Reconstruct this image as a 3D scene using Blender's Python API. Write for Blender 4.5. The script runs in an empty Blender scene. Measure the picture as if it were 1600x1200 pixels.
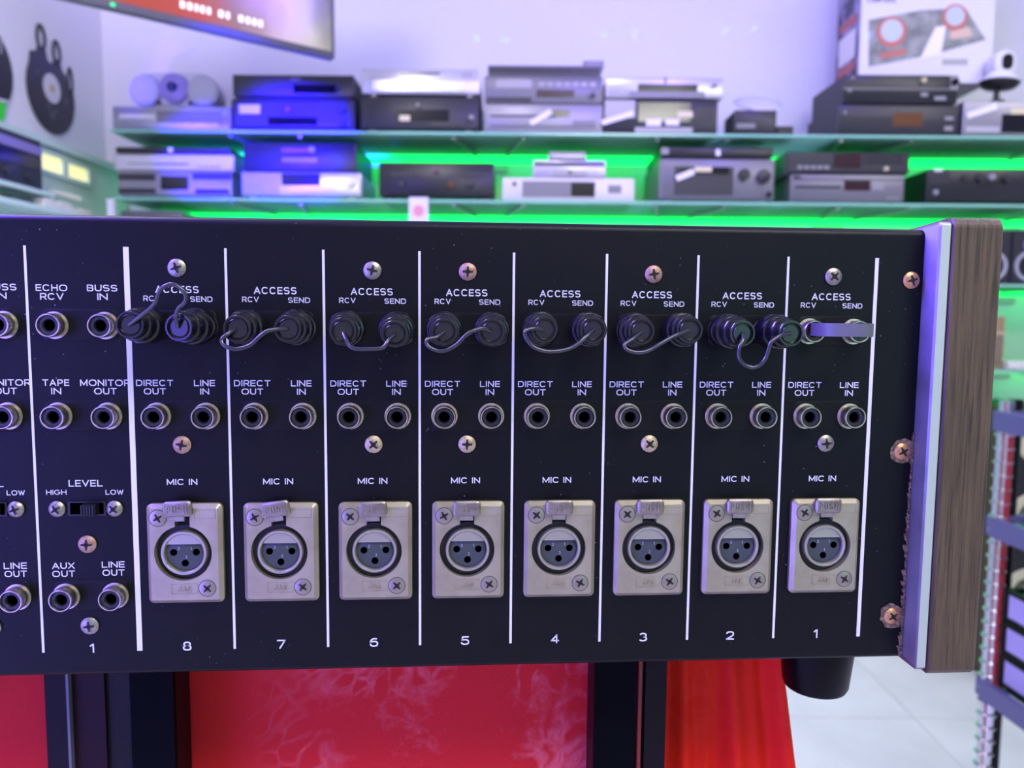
import bpy, bmesh, math, random
from mathutils import Vector, Matrix
random.seed(7)
S = bpy.context.scene
COL = S.collection
# ------------------------------------------------------------------ camera, world, exposure, lights
Z0 = 1.3726                      # world height of the top ends of the printed lines on the panel
CR = [[0.99765301, 0.06840153, -0.00311375], [-0.06784985, 0.99367822, 0.08944273], [0.00921208, -0.08902154, 0.9959871]]
CC = Vector((-0.15558701, -0.28005212, Z0 - 0.02260212))
cam = bpy.data.cameras.new('camera'); camo = bpy.data.objects.new('camera', cam); COL.objects.link(camo)
m = Matrix(((CR[0][0], CR[0][2], -CR[0][1], CC.x), (CR[1][0], CR[1][2], -CR[1][1], CC.y), (CR[2][0], CR[2][2], -CR[2][1], CC.z), (0, 0, 0, 1)))
camo.matrix_world = m
cam.sensor_width = 36; cam.lens = 27; cam.clip_start = 0.02; cam.clip_end = 40
cam.dof.use_dof = True; cam.dof.focus_distance = 0.277; cam.dof.aperture_fstop = 13.0
S.camera = camo
S.view_settings.view_transform = 'Standard'; S.view_settings.look = 'None'
S.view_settings.exposure = 0.0; S.view_settings.gamma = 1.0; S.view_settings.use_curve_mapping = False
w = bpy.data.worlds.new('world'); S.world = w; w.use_nodes = True
w.node_tree.nodes['Background'].inputs[0].default_value = (0.5, 0.5, 0.6, 1)
w.node_tree.nodes['Background'].inputs[1].default_value = 0.05

def area(name, loc, target, size, color, power, sy=None):
    l = bpy.data.lights.new(name, 'AREA'); l.energy = power; l.color = color; l.size = size
    if sy: l.shape = 'RECTANGLE'; l.size_y = sy
    o = bpy.data.objects.new(name, l); COL.objects.link(o); o.location = loc
    o.rotation_euler = (Vector(target) - Vector(loc)).to_track_quat('-Z', 'Y').to_euler(); return o
def spot(name, loc, target, deg, color, power, blend=0.5, r=0.02):
    l = bpy.data.lights.new(name, 'SPOT'); l.energy = power; l.color = color; l.spot_size = math.radians(deg); l.spot_blend = blend; l.shadow_soft_size = r
    o = bpy.data.objects.new(name, l); COL.objects.link(o); o.location = loc
    o.rotation_euler = (Vector(target) - Vector(loc)).to_track_quat('-Z', 'Y').to_euler(); return o
VIO = (0.16, 0.08, 1.0)
area('ceiling_light_behind', (0.5, -1.1, 2.86), (0.2, -0.3, 1.0), 1.2, (1, 0.97, 0.90), 54, 0.6)
area('ceiling_light_front', (1.7, 1.0, 2.86), (1.5, 1.4, 0), 1.2, (1.0, 0.96, 0.96), 20, 0.6)
area('ceiling_light_left', (-1.05, 0.6, 2.86), (-1.5, 1.2, 1.7), 0.6, (1.0, 0.94, 1.0), 45, 0.5)
area('violet_wash', (0.5, 1.2, 2.80), (0.3, 2.9, 2.0), 0.5, (0.24, 0.14, 1.0), 15, 0.2)
spot('blue_par', (-1.15, 0.05, 2.30), (-0.1, 0.02, 1.30), 36, VIO, 420, .6, .22)
area('green_glow_behind', (1.5, -2.4, 1.5), (0.1, 0, 1.3), 1.4, (0.25, 1.0, 0.55), 6, 0.9)
area('blue_wall_glow', (-1.42, -0.95, 1.15), (-0.3, 0, 1.2), 1.0, (0.15, 0.10, 1.0), 46, 1.4)
spot('blue_beam', (-1.0, 0.2, 1.95), (-0.74, 2.4, 1.94), 13, (0.015, 0.003, 1.0), 5200, 0.9)
spot('blue_beam_low', (-1.0, 0.2, 1.95), (-1.02, 2.4, 1.89), 10, (0.02, 0.005, 1.0), 2600, 0.9)
spot('blue_beam_narrow', (-1.28, 0.9, 1.3), (-1.28, 2.95, 2.33), 6, (0.06, 0.02, 1.0), 420, 0.9)

# ------------------------------------------------------------------ pixel rays (1600x1200 frame) -> points in the room
def ray(px, py):
    a, b = (px - 800) / 1200, -(py - 600) / 1200
    return Vector([CR[i][0] * a + CR[i][1] + CR[i][2] * b for i in range(3)])
def at(px, py, y):
    d = ray(px, py); return CC + d * ((y - CC.y) / d.y)
PHI = 0.075                      # the back wall is turned a little against the console
RO = Vector((0.02, 2.4, 0)); TU = Vector((math.cos(PHI), -math.sin(PHI), 0)); TV_ = Vector((math.sin(PHI), math.cos(PHI), 0))
def rw(u, v, z): return RO + TU * u + TV_ * v + Vector((0, 0, z))
def hit(px, py, v):              # room coordinates (u, z) on a plane parallel to the back wall
    d = ray(px, py); t = (v - (CC - RO).dot(TV_)) / d.dot(TV_); p = CC + d * t; return (p - RO).dot(TU), p.z
def hitu(px, py, u):             # (v, z) on a plane parallel to the left wall
    d = ray(px, py); t = (u - (CC - RO).dot(TU)) / d.dot(TU); p = CC + d * t; return (p - RO).dot(TV_), p.z

# ------------------------------------------------------------------ materials
def lin(h):
    h = h.lstrip('#'); r = []
    for i in (0, 2, 4):
        c = int(h[i:i + 2], 16) / 255; r.append(c / 12.92 if c < .04045 else ((c + .055) / 1.055) ** 2.4)
    return (*r, 1)
MATS = {}
def M(name, col='#808080', rough=0.5, metal=0.0, emit=None, es=1.0, spec=None, noise=None, sheen=0, coat=0, bump=None):
    if name in MATS: return MATS[name]
    mt = bpy.data.materials.new(name); mt.use_nodes = True; N = mt.node_tree; b = N.nodes['Principled BSDF']
    b.inputs['Base Color'].default_value = lin(col); b.inputs['Roughness'].default_value = rough; b.inputs['Metallic'].default_value = metal
    if spec is not None: b.inputs['Specular IOR Level'].default_value = spec
    if emit: b.inputs['Emission Color'].default_value = lin(emit); b.inputs['Emission Strength'].default_value = es
    if sheen: b.inputs['Sheen Weight'].default_value = sheen; b.inputs['Sheen Tint'].default_value = lin(col); b.inputs['Sheen Roughness'].default_value = .4
    if coat: b.inputs['Coat Weight'].default_value = coat; b.inputs['Coat Roughness'].default_value = .15
    if noise or bump:
        tc = N.nodes.new('ShaderNodeTexCoord'); nz = N.nodes.new('ShaderNodeTexNoise'); nz.inputs['Detail'].default_value = 5
        N.links.new(tc.outputs['Object'], nz.inputs['Vector'])
    if noise:
        sc, c2, lo, hi = noise; nz.inputs['Scale'].default_value = sc
        cr = N.nodes.new('ShaderNodeValToRGB'); cr.color_ramp.elements[0].position = lo; cr.color_ramp.elements[1].position = hi
        cr.color_ramp.elements[0].color = lin(col); cr.color_ramp.elements[1].color = lin(c2)
        N.links.new(nz.outputs['Fac'], cr.inputs['Fac']); N.links.new(cr.outputs['Color'], b.inputs['Base Color'])
    if bump:
        sc, st, ds = bump; n2 = N.nodes.new('ShaderNodeTexNoise'); n2.inputs['Scale'].default_value = sc; n2.inputs['Detail'].default_value = 3
        N.links.new(tc.outputs['Object'], n2.inputs['Vector']); bp = N.nodes.new('ShaderNodeBump'); bp.inputs['Strength'].default_value = st; bp.inputs['Distance'].default_value = ds
        N.links.new(n2.outputs['Fac'], bp.inputs['Height']); N.links.new(bp.outputs['Normal'], b.inputs['Normal'])
    MATS[name] = mt; return mt
def mat_panel():
    mt = M('panel_black_paint', '#08090d', 0.42, spec=.17, bump=(2500, .25, .0002)); N = mt.node_tree; b = N.nodes['Principled BSDF']
    tc = N.nodes['Texture Coordinate']
    # dust specks and faint smears stay with the paint
    v = N.nodes.new('ShaderNodeTexVoronoi'); v.inputs['Scale'].default_value = 300; N.links.new(tc.outputs['Object'], v.inputs['Vector'])
    n = N.nodes.new('ShaderNodeTexNoise'); n.inputs['Scale'].default_value = 16; N.links.new(tc.outputs['Object'], n.inputs['Vector'])
    mr = N.nodes.new('ShaderNodeMapRange'); mr.inputs['From Min'].default_value = .095; mr.inputs['From Max'].default_value = .06; N.links.new(v.outputs['Distance'], mr.inputs['Value'])
    m2 = N.nodes.new('ShaderNodeMapRange'); m2.inputs['From Min'].default_value = .45; m2.inputs['From Max'].default_value = .60; N.links.new(n.outputs['Fac'], m2.inputs['Value'])
    wn = N.nodes.new('ShaderNodeSeparateColor'); N.links.new(v.outputs['Color'], wn.inputs[0])
    m3 = N.nodes.new('ShaderNodeMapRange'); m3.inputs['From Min'].default_value = .2; m3.inputs['From Max'].default_value = 1; N.links.new(wn.outputs[0], m3.inputs['Value'])
    a = N.nodes.new('ShaderNodeMath'); a.operation = 'MULTIPLY'; N.links.new(mr.outputs[0], a.inputs[0]); N.links.new(m2.outputs[0], a.inputs[1])
    a2 = N.nodes.new('ShaderNodeMath'); a2.operation = 'MULTIPLY'; N.links.new(a.outputs[0], a2.inputs[0]); N.links.new(m3.outputs[0], a2.inputs[1])
    mx = N.nodes.new('ShaderNodeMix'); mx.data_type = 'RGBA'; mx.inputs[6].default_value = lin('#08090d'); mx.inputs[7].default_value = lin('#86828f')
    N.links.new(a2.outputs[0], mx.inputs[0]); N.links.new(mx.outputs[2], b.inputs['Base Color']); return mt
def mat_wood(name, c1, c2, sc=1.0):
    mt = M(name, c1, .5); N = mt.node_tree; b = N.nodes['Principled BSDF']
    tc = N.nodes.new('ShaderNodeTexCoord'); mp = N.nodes.new('ShaderNodeMapping'); mp.inputs['Scale'].default_value = (420 * sc, 420 * sc, 14 * sc)
    nz = N.nodes.new('ShaderNodeTexNoise'); nz.inputs['Scale'].default_value = 1.0; nz.inputs['Detail'].default_value = 6; nz.inputs['Roughness'].default_value = .65; nz.inputs['Distortion'].default_value = .6
    N.links.new(tc.outputs['Object'], mp.inputs[0]); N.links.new(mp.outputs[0], nz.inputs['Vector'])
    cr = N.nodes.new('ShaderNodeValToRGB'); e = cr.color_ramp.elements; e[0].position = .3; e[0].color = lin(c2); e[1].position = .6; e[1].color = lin(c1)
    N.links.new(nz.outputs['Fac'], cr.inputs['Fac']); N.links.new(cr.outputs[0], b.inputs['Base Color'])
    bp = N.nodes.new('ShaderNodeBump'); bp.inputs['Strength'].default_value = .35; bp.inputs['Distance'].default_value = .0004
    N.links.new(nz.outputs['Fac'], bp.inputs['Height']); N.links.new(bp.outputs[0], b.inputs['Normal']); return mt
def mat_velvet(name, col, mark, amount):
    mt = M(name, col, .75, sheen=.35, spec=.2, bump=(900, .4, .0005)); N = mt.node_tree; b = N.nodes['Principled BSDF']; tc = N.nodes['Texture Coordinate']
    n = N.nodes.new('ShaderNodeTexNoise'); n.inputs['Scale'].default_value = 9; n.inputs['Detail'].default_value = 4; N.links.new(tc.outputs['Object'], n.inputs['Vector'])
    ml = N.nodes.new('ShaderNodeVectorMath'); ml.operation = 'MULTIPLY_ADD'; ml.inputs[1].default_value = (.12, .12, .12); N.links.new(n.outputs['Color'], ml.inputs[0]); N.links.new(tc.outputs['Object'], ml.inputs[2])
    def lines(scale, wd):
        v = N.nodes.new('ShaderNodeTexVoronoi'); v.feature = 'DISTANCE_TO_EDGE'; v.inputs['Scale'].default_value = scale; N.links.new(ml.outputs[0], v.inputs['Vector'])
        r = N.nodes.new('ShaderNodeMapRange'); r.inputs['From Min'].default_value = wd; r.inputs['From Max'].default_value = wd * .2; N.links.new(v.outputs['Distance'], r.inputs['Value']); return r
    l1 = lines(34, .10); l2 = lines(75, .12); ad = N.nodes.new('ShaderNodeMath'); ad.operation = 'MAXIMUM'; N.links.new(l1.outputs[0], ad.inputs[0]); N.links.new(l2.outputs[0], ad.inputs[1])
    n2 = N.nodes.new('ShaderNodeTexNoise'); n2.inputs['Scale'].default_value = 16; n2.inputs['Detail'].default_value = 6; n2.inputs['Roughness'].default_value = .7; N.links.new(tc.outputs['Object'], n2.inputs['Vector'])
    r2 = N.nodes.new('ShaderNodeMapRange'); r2.inputs['From Min'].default_value = .46; r2.inputs['From Max'].default_value = .62; N.links.new(n2.outputs['Fac'], r2.inputs['Value'])
    mu = N.nodes.new('ShaderNodeMath'); mu.operation = 'MULTIPLY'; N.links.new(ad.outputs[0], mu.inputs[0]); N.links.new(r2.outputs[0], mu.inputs[1])
    # brushed patch only around the middle of the cloth
    sx = N.nodes.new('ShaderNodeSeparateXYZ'); N.links.new(tc.outputs['Object'], sx.inputs[0])
    ab = N.nodes.new('ShaderNodeMapRange'); ab.inputs['From Min'].default_value = -.252; ab.inputs['From Max'].default_value = -.19; N.links.new(sx.outputs[0], ab.inputs['Value'])
    m3 = N.nodes.new('ShaderNodeMath'); m3.operation = 'MULTIPLY'; N.links.new(mu.outputs[0], m3.inputs[0]); N.links.new(ab.outputs[0], m3.inputs[1])
    m4 = N.nodes.new('ShaderNodeMath'); m4.operation = 'MULTIPLY'; m4.inputs[1].default_value = amount; N.links.new(m3.outputs[0], m4.inputs[0])
    mx = N.nodes.new('ShaderNodeMix'); mx.data_type = 'RGBA'; mx.inputs[6].default_value = lin(col); mx.inputs[7].default_value = lin(mark)
    N.links.new(m4.outputs[0], mx.inputs[0]); N.links.new(mx.outputs[2], b.inputs['Base Color']); return mt
def mat_glass(name, tint, frost, fcol, wt=.06):
    mt = bpy.data.materials.new(name); mt.use_nodes = True; N = mt.node_tree; N.nodes.clear()
    o = N.nodes.new('ShaderNodeOutputMaterial'); t = N.nodes.new('ShaderNodeBsdfTransparent'); t.inputs[0].default_value = lin(tint)
    d = N.nodes.new('ShaderNodeBsdfTranslucent'); d.inputs[0].default_value = lin(fcol); d2 = N.nodes.new('ShaderNodeBsdfDiffuse'); d2.inputs[0].default_value = lin(fcol)
    g = N.nodes.new('ShaderNodeBsdfGlossy'); g.inputs['Roughness'].default_value = .05
    ma = N.nodes.new('ShaderNodeMixShader'); ma.inputs[0].default_value = .6; N.links.new(d2.outputs[0], ma.inputs[1]); N.links.new(d.outputs[0], ma.inputs[2])
    mb = N.nodes.new('ShaderNodeMixShader'); mb.inputs[0].default_value = frost; N.links.new(t.outputs[0], mb.inputs[1]); N.links.new(ma.outputs[0], mb.inputs[2])
    mc = N.nodes.new('ShaderNodeMixShader'); mc.inputs[0].default_value = wt; N.links.new(mb.outputs[0], mc.inputs[1]); N.links.new(g.outputs[0], mc.inputs[2])
    N.links.new(mc.outputs[0], o.inputs[0]); MATS[name] = mt; return mt
PANEL = mat_panel()
PRINT = M('white_screen_print', '#d8d5e0', .6)
CASE = M('case_black', '#101118', .35)
NICKEL = M('aged_nickel', '#cdc4b4', .34, 1.0, noise=(260, '#7f7466', .45, .75))
PLATE = M('satin_nickel_plate', '#aaa28a', .45, .7, noise=(90, '#999078', .4, .7), bump=(1800, .15, .0001))
STEEL = M('screw_steel', '#9a948a', .45, .9, noise=(900, '#6b6258', .5, .75))
RUSTY = M('screw_rusty', '#a98f7a', .55, .6, noise=(700, '#9a5d40', .45, .7))
COPPERY = M('screw_coppery', '#c8986c', .42, .8, noise=(700, '#80452f', .5, .75))
BRASSY = M('screw_yellowed', '#b9aa88', .52, .7, noise=(800, '#7c6440', .5, .75))
RUST = M('rust_crust', '#46362a', .9, noise=(900, '#8c745c', .4, .7))
DARK = M('socket_black', '#06060a', .5)
INSUL = M('jack_insulator', '#15161c', .35)
HOLE = M('hole_black', '#010102', .9, spec=0.0)
GREYIN = M('insert_grey', '#3c4145', .5, spec=.3)
RUBBER = M('plug_black_plastic', '#0f0f13', .24, coat=.25)
WIRE = M('wire_black_vinyl', '#24242b', .22, coat=.3)
WOOD = mat_wood('walnut', '#56462c', '#20160c', 1.9)
ALU = M('brushed_aluminium', '#8a8796', .42, .85, noise=(60, '#6f6c7a', .4, .8))
ALUF = M('aluminium_edge', '#b4bfae', .55, .5)  # front edge colour carries the greenish light it reflects
RED = mat_velvet('red_velvet_panel', '#bd1c20', '#e8808a', .45)
RED2 = mat_velvet('red_velvet_drape', '#dc2010', '#e83a2c', .3)
BLK = M('black_powder_coat', '#050508', .45, spec=.2)

# ------------------------------------------------------------------ mesh builder
class MB:
    def __init__(s): s.v = []; s.f = []; s.mi = []; s.k = 0
    def add(s, vs, fs):
        n = len(s.v); s.v += [tuple(p) for p in vs]; s.f += [tuple(i + n for i in f) for f in fs]; s.mi += [s.k] * len(fs); return s
    def box(s, x0, x1, y0, y1, z0, z1):
        return s.add([(x0, y0, z0), (x1, y0, z0), (x1, y1, z0), (x0, y1, z0), (x0, y0, z1), (x1, y0, z1), (x1, y1, z1), (x0, y1, z1)],
                     [(0, 3, 2, 1), (4, 5, 6, 7), (0, 1, 5, 4), (1, 2, 6, 5), (2, 3, 7, 6), (3, 0, 4, 7)])
    def bbox(s, x0, x1, y0, y1, z0, z1, b):          # box with bevelled front edges (front = y0) and rounded corners
        s.prism(rrect((x0 + x1) / 2, (z0 + z1) / 2, x1 - x0, z1 - z0, b * 1.2), y0, y1, b); return s
    def prism(s, poly, y0, y1, bev=0.0, back=True, inner=None):   # poly of (x,z), front at y0
        n = len(poly); cx = sum(p[0] for p in poly) / n; cz = sum(p[1] for p in poly) / n
        loops = []
        if bev:
            w = max(abs(p[0] - cx) for p in poly); h = max(abs(p[1] - cz) for p in poly)
            q = inner or [(cx + (p[0] - cx) * max(0, w - bev) / w, cz + (p[1] - cz) * max(0, h - bev) / h) for p in poly]
            loops = [(q, y0), (poly, y0 + bev)]
        else: loops = [(poly, y0)]
        loops.append((poly, y1)); vs = []; fs = []
        for q, y in loops: vs += [(a, y, c) for a, c in q]
        for L in range(len(loops) - 1):
            for i in range(n):
                j = (i + 1) % n; fs.append((L * n + i, (L + 1) * n + i, (L + 1) * n + j, L * n + j))
        fs.append(tuple(range(n)))
        if back: fs.append(tuple(reversed(range((len(loops) - 1) * n, len(loops) * n))))
        return s.add(vs, fs)
    def lathe(s, prof, n=28, o=(0, 0, 0), ax=(0, -1, 0), cap0=True, cap1=True):   # prof: (distance along ax, radius)
        ax = Vector(ax).normalized(); a = ax.orthogonal().normalized(); b = ax.cross(a); o = Vector(o); vs = []; fs = []
        for d, r in prof:
            for i in range(n):
                t = 2 * math.pi * i / n; vs.append(o + ax * d + a * (r * math.cos(t)) + b * (r * math.sin(t)))
        for L in range(len(prof) - 1):
            for i in range(n):
                j = (i + 1) % n; fs.append((L * n + i, L * n + j, (L + 1) * n + j, (L + 1) * n + i))
        if cap0: fs.append(tuple(reversed(range(n))))
        if cap1: fs.append(tuple(range((len(prof) - 1) * n, len(prof) * n)))
        return s.add(vs, fs)
    def tube(s, pts, r, n=10):
        pts = [Vector(p) for p in pts]; vs = []; fs = []; up = None
        for i, p in enumerate(pts):
            t = (pts[min(i + 1, len(pts) - 1)] - pts[max(i - 1, 0)]).normalized()
            up = t.orthogonal().normalized() if up is None else (up - t * up.dot(t)).normalized()
            b = t.cross(up)
            for k in range(n):
                a = 2 * math.pi * k / n; vs.append(p + up * (r * math.cos(a)) + b * (r * math.sin(a)))
        for i in range(len(pts) - 1):
            for k in range(n):
                j = (k + 1) % n; fs.append((i * n + k, i * n + j, (i + 1) * n + j, (i + 1) * n + k))
        fs.append(tuple(reversed(range(n)))); fs.append(tuple(range((len(pts) - 1) * n, len(pts) * n)))
        return s.add(vs, fs)
    def beam(s, a, b, wx, wy):
        a = Vector(a); b = Vector(b); t = (b - a).normalized(); u = t.cross(Vector((0, 0, 1)))
        u = Vector((1, 0, 0)) if u.length < 1e-3 else u.normalized(); v = t.cross(u)
        vs = [q + u * (sx * wx / 2) + v * (sy * wy / 2) for q in (a, b) for sx, sy in ((-1, -1), (1, -1), (1, 1), (-1, 1))]
        return s.add(vs, [(0, 1, 2, 3), (7, 6, 5, 4), (0, 4, 5, 1), (1, 5, 6, 2), (2, 6, 7, 3), (3, 7, 4, 0)])
    def holed(s, outer, hole, y0, y1, bev=0, inner=None):   # plate with a hole, front at y0
        bm = bmesh.new(); q = inner or outer
        A = [bm.verts.new((a, y0, c)) for a, c in q]; B = [bm.verts.new((a, y0, c)) for a, c in hole]
        es = [bm.edges.new((A[i], A[(i + 1) % len(A)])) for i in range(len(A))] + [bm.edges.new((B[i], B[(i + 1) % len(B)])) for i in range(len(B))]
        bmesh.ops.triangle_fill(bm, use_beauty=True, use_dissolve=False, edges=es)
        bm.verts.index_update(); fs = []
        for f in bm.faces:
            ids = [v.index for v in f.verts]
            if f.normal.y > 0: ids.reverse()
            fs.append(tuple(ids))
        vs = [v.co[:] for v in bm.verts]; bm.free(); s.add(vs, fs)
        n = len(outer); vs = []; fs = []; lp = [(q, y0), (outer, y0 + bev), (outer, y1)] if inner else [(outer, y0), (outer, y1)]
        for l, y in lp: vs += [(a, y, c) for a, c in l]
        for L in range(len(lp) - 1):
            for i in range(n): j = (i + 1) % n; fs.append((L * n + i, (L + 1) * n + i, (L + 1) * n + j, L * n + j))
        s.add(vs, fs); n = len(hole)
        s.add([(a, y, c) for y in (y0, y1) for a, c in hole], [(i, (i + 1) % n, n + (i + 1) % n, n + i) for i in range(n)]); return s
    def mesh(s, name, mats, smooth=40):
        me = bpy.data.meshes.new(name); me.from_pydata(s.v, [], s.f)
        for mt in (mats if isinstance(mats, (list, tuple)) else [mats]): me.materials.append(mt)
        me.polygons.foreach_set('material_index', s.mi)
        if smooth: me.polygons.foreach_set('use_smooth', [True] * len(s.f)); me.set_sharp_from_angle(angle=math.radians(smooth))
        me.update(); return me
def circ(cx, cz, r, n=28, a0=0, a1=2 * math.pi, end=False):
    k = n if not end else n - 1
    return [(cx + r * math.cos(a0 + (a1 - a0) * i / k), cz + r * math.sin(a0 + (a1 - a0) * i / k)) for i in range(n)]
def rrect(cx, cz, w_, h_, r, n=4):
    r = min(r, w_ / 2 - 1e-6, h_ / 2 - 1e-6); P = []
    for sx, sz, a in ((1, -1, -90), (1, 1, 0), (-1, 1, 90), (-1, -1, 180)):
        P += circ(cx + sx * (w_ / 2 - r), cz + sz * (h_ / 2 - r), r, n, math.radians(a), math.radians(a + 90), True)
    return P
def spline(pts, n=8):
    pts = [Vector(p) for p in pts]; P = [pts[0] * 2 - pts[1]] + pts + [pts[-1] * 2 - pts[-2]]; out = []
    for i in range(1, len(P) - 2):
        for k in range(n):
            t = k / n; a, b, c, d = P[i - 1], P[i], P[i + 1], P[i + 2]
            out.append(.5 * ((2 * b) + (c - a) * t + (2 * a - 5 * b + 4 * c - d) * t * t + (3 * b - a - 3 * c + d) * t ** 3))
    out.append(pts[-1]); return out
def ob(name, me, parent=None, loc=(0, 0, 0), rot=None, label=None):
    o = bpy.data.objects.new(name, me); COL.objects.link(o); o.parent = parent; o.location = loc
    if rot: o.rotation_euler = rot
    if label: o['label'] = label
    return o
def tag(o, label, cat, group=None):
    o['label'] = label; o['category'] = cat
    if group: o['group'] = group
    return o
def thing(name, label, cat, loc=(0, 0, 0), rz=0, group=None):
    o = bpy.data.objects.new(name, None); o.empty_display_size = .05; COL.objects.link(o); o.location = loc; o.rotation_euler = (0, 0, rz)
    return tag(o, label, cat, group)
def struct(name, me, rz=0, loc=(0, 0, 0)):
    o = ob(name, me, None, loc, (0, 0, rz)); o['kind'] = 'structure'; return o
def _e(cx, cy, rx, ry, a0, a1, n=9, p=.82):
    o = []
    for i in range(n):
        t = math.radians(a0 + (a1 - a0) * i / (n - 1)); c, d = math.cos(t), math.sin(t)
        o.append((cx + rx * math.copysign(abs(c) ** p, c), cy + ry * math.copysign(abs(d) ** p, d)))
    return o
_B = lambda y0, y1, x=.0, r=1.0: [(x, y0), (.62, y0)] + _e(.62, (y0 + y1) / 2, .38 * r, (y1 - y0) / 2, -80, 80, 7) + [(.62, y1), (x, y1)]
GLYPH = {
 'A': (1.0, [[(0, 0), (.5, 1), (1, 0)], [(.19, .30), (.81, .30)]]), 'B': (.85, [[(0, 0), (0, 1)], _B(0, .52), _B(.52, 1, 0, .85)]), 'C': (1.02, [_e(.5, .5, .5, .5, 38, 322, 19)]),
 'D': (.95, [[(0, 0), (0, 1)], [(0, 0), (.5, 0)] + _e(.5, .5, .5, .5, -80, 80, 11) + [(.5, 1), (0, 1)]]), 'E': (.74, [[(1, 0), (0, 0), (0, 1), (1, 1)], [(0, .51), (.92, .51)]]), 'F': (.72, [[(0, 0), (0, 1), (1, 1)], [(0, .5), (.9, .5)]]),
 'G': (1.05, [_e(.5, .5, .5, .5, 42, 318, 19) + [(1, .3), (1, .47), (.58, .47)]]), 'H': (.88, [[(0, 0), (0, 1)], [(1, 0), (1, 1)], [(0, .51), (1, .51)]]), 'I': (0, [[(0, 0), (0, 1)]]),
 'J': (.6, [[(1, 1), (1, .3)] + _e(.5, .3, .5, .3, 0, -180, 9)]), 'L': (.7, [[(0, 1), (0, 0), (1, 0)]]), 'M': (1.1, [[(0, 0), (0, 1)], [(0, 1), (.5, .12), (1, 1)], [(1, 1), (1, 0)]]), 'N': (.92, [[(0, 0), (0, 1)], [(0, 1), (1, 0)], [(1, 0), (1, 1)]]),
 'O': (1.15, [_e(.5, .5, .5, .5, 0, 360, 25)]), 'P': (.82, [[(0, 0), (0, 1)], _B(.42, 1)]), 'R': (.86, [[(0, 0), (0, 1)], _B(.42, 1), [(.55, .42), (1, 0)]]),
 'S': (.86, [_e(.5, .745, .5, .255, 25, 180, 8) + _e(.5, .745, .5, .235, 195, 262, 4) + _e(.5, .26, .5, .25, 82, -15, 5)[0:] + _e(.5, .26, .5, .26, -25, -155, 8)]),
 'T': (.88, [[(0, 1), (1, 1)], [(.5, 0), (.5, 1)]]), 'U': (.9, [[(0, 1), (0, .4)] + _e(.5, .4, .5, .4, 180, 360, 11) + [(1, 1)]]), 'V': (.95, [[(0, 1), (.5, 0), (1, 1)]]),
 'W': (1.35, [[(0, 1), (.26, 0), (.5, .9), (.74, 0), (1, 1)]]), 'X': (.9, [[(0, 0), (1, 1)], [(0, 1), (1, 0)]]),
 '1': (.28, [[(0, .80), (.75, 1), (1, 1), (1, 0)]]), '2': (.8, [_e(.5, .7, .5, .3, 165, -30, 10) + [(.72, .38), (0, 0), (1, 0)]]), '3': (.8, [_e(.48, .75, .46, .25, 160, -80, 10, .9), _e(.48, .26, .52, .26, 85, -160, 11, .9)]),
 '4': (.9, [[(.76, 0), (.76, 1), (0, .26), (1, .26)]]), '5': (.8, [[(.92, 1), (.14, 1), (.06, .56)] + _e(.48, .32, .52, .32, 120, -160, 12, .9)]), '6': (.85, [_e(.5, .32, .5, .32, 0, 360, 17), _e(.62, .42, .62, .58, 75, 180, 7)]),
 '7': (.8, [[(0, 1), (1, 1), (.3, 0)]]), '8': (.82, [_e(.5, .27, .5, .27, 0, 360, 17), _e(.5, .77, .42, .23, 0, 360, 15)]), ' ': (.25, [])}
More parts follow.
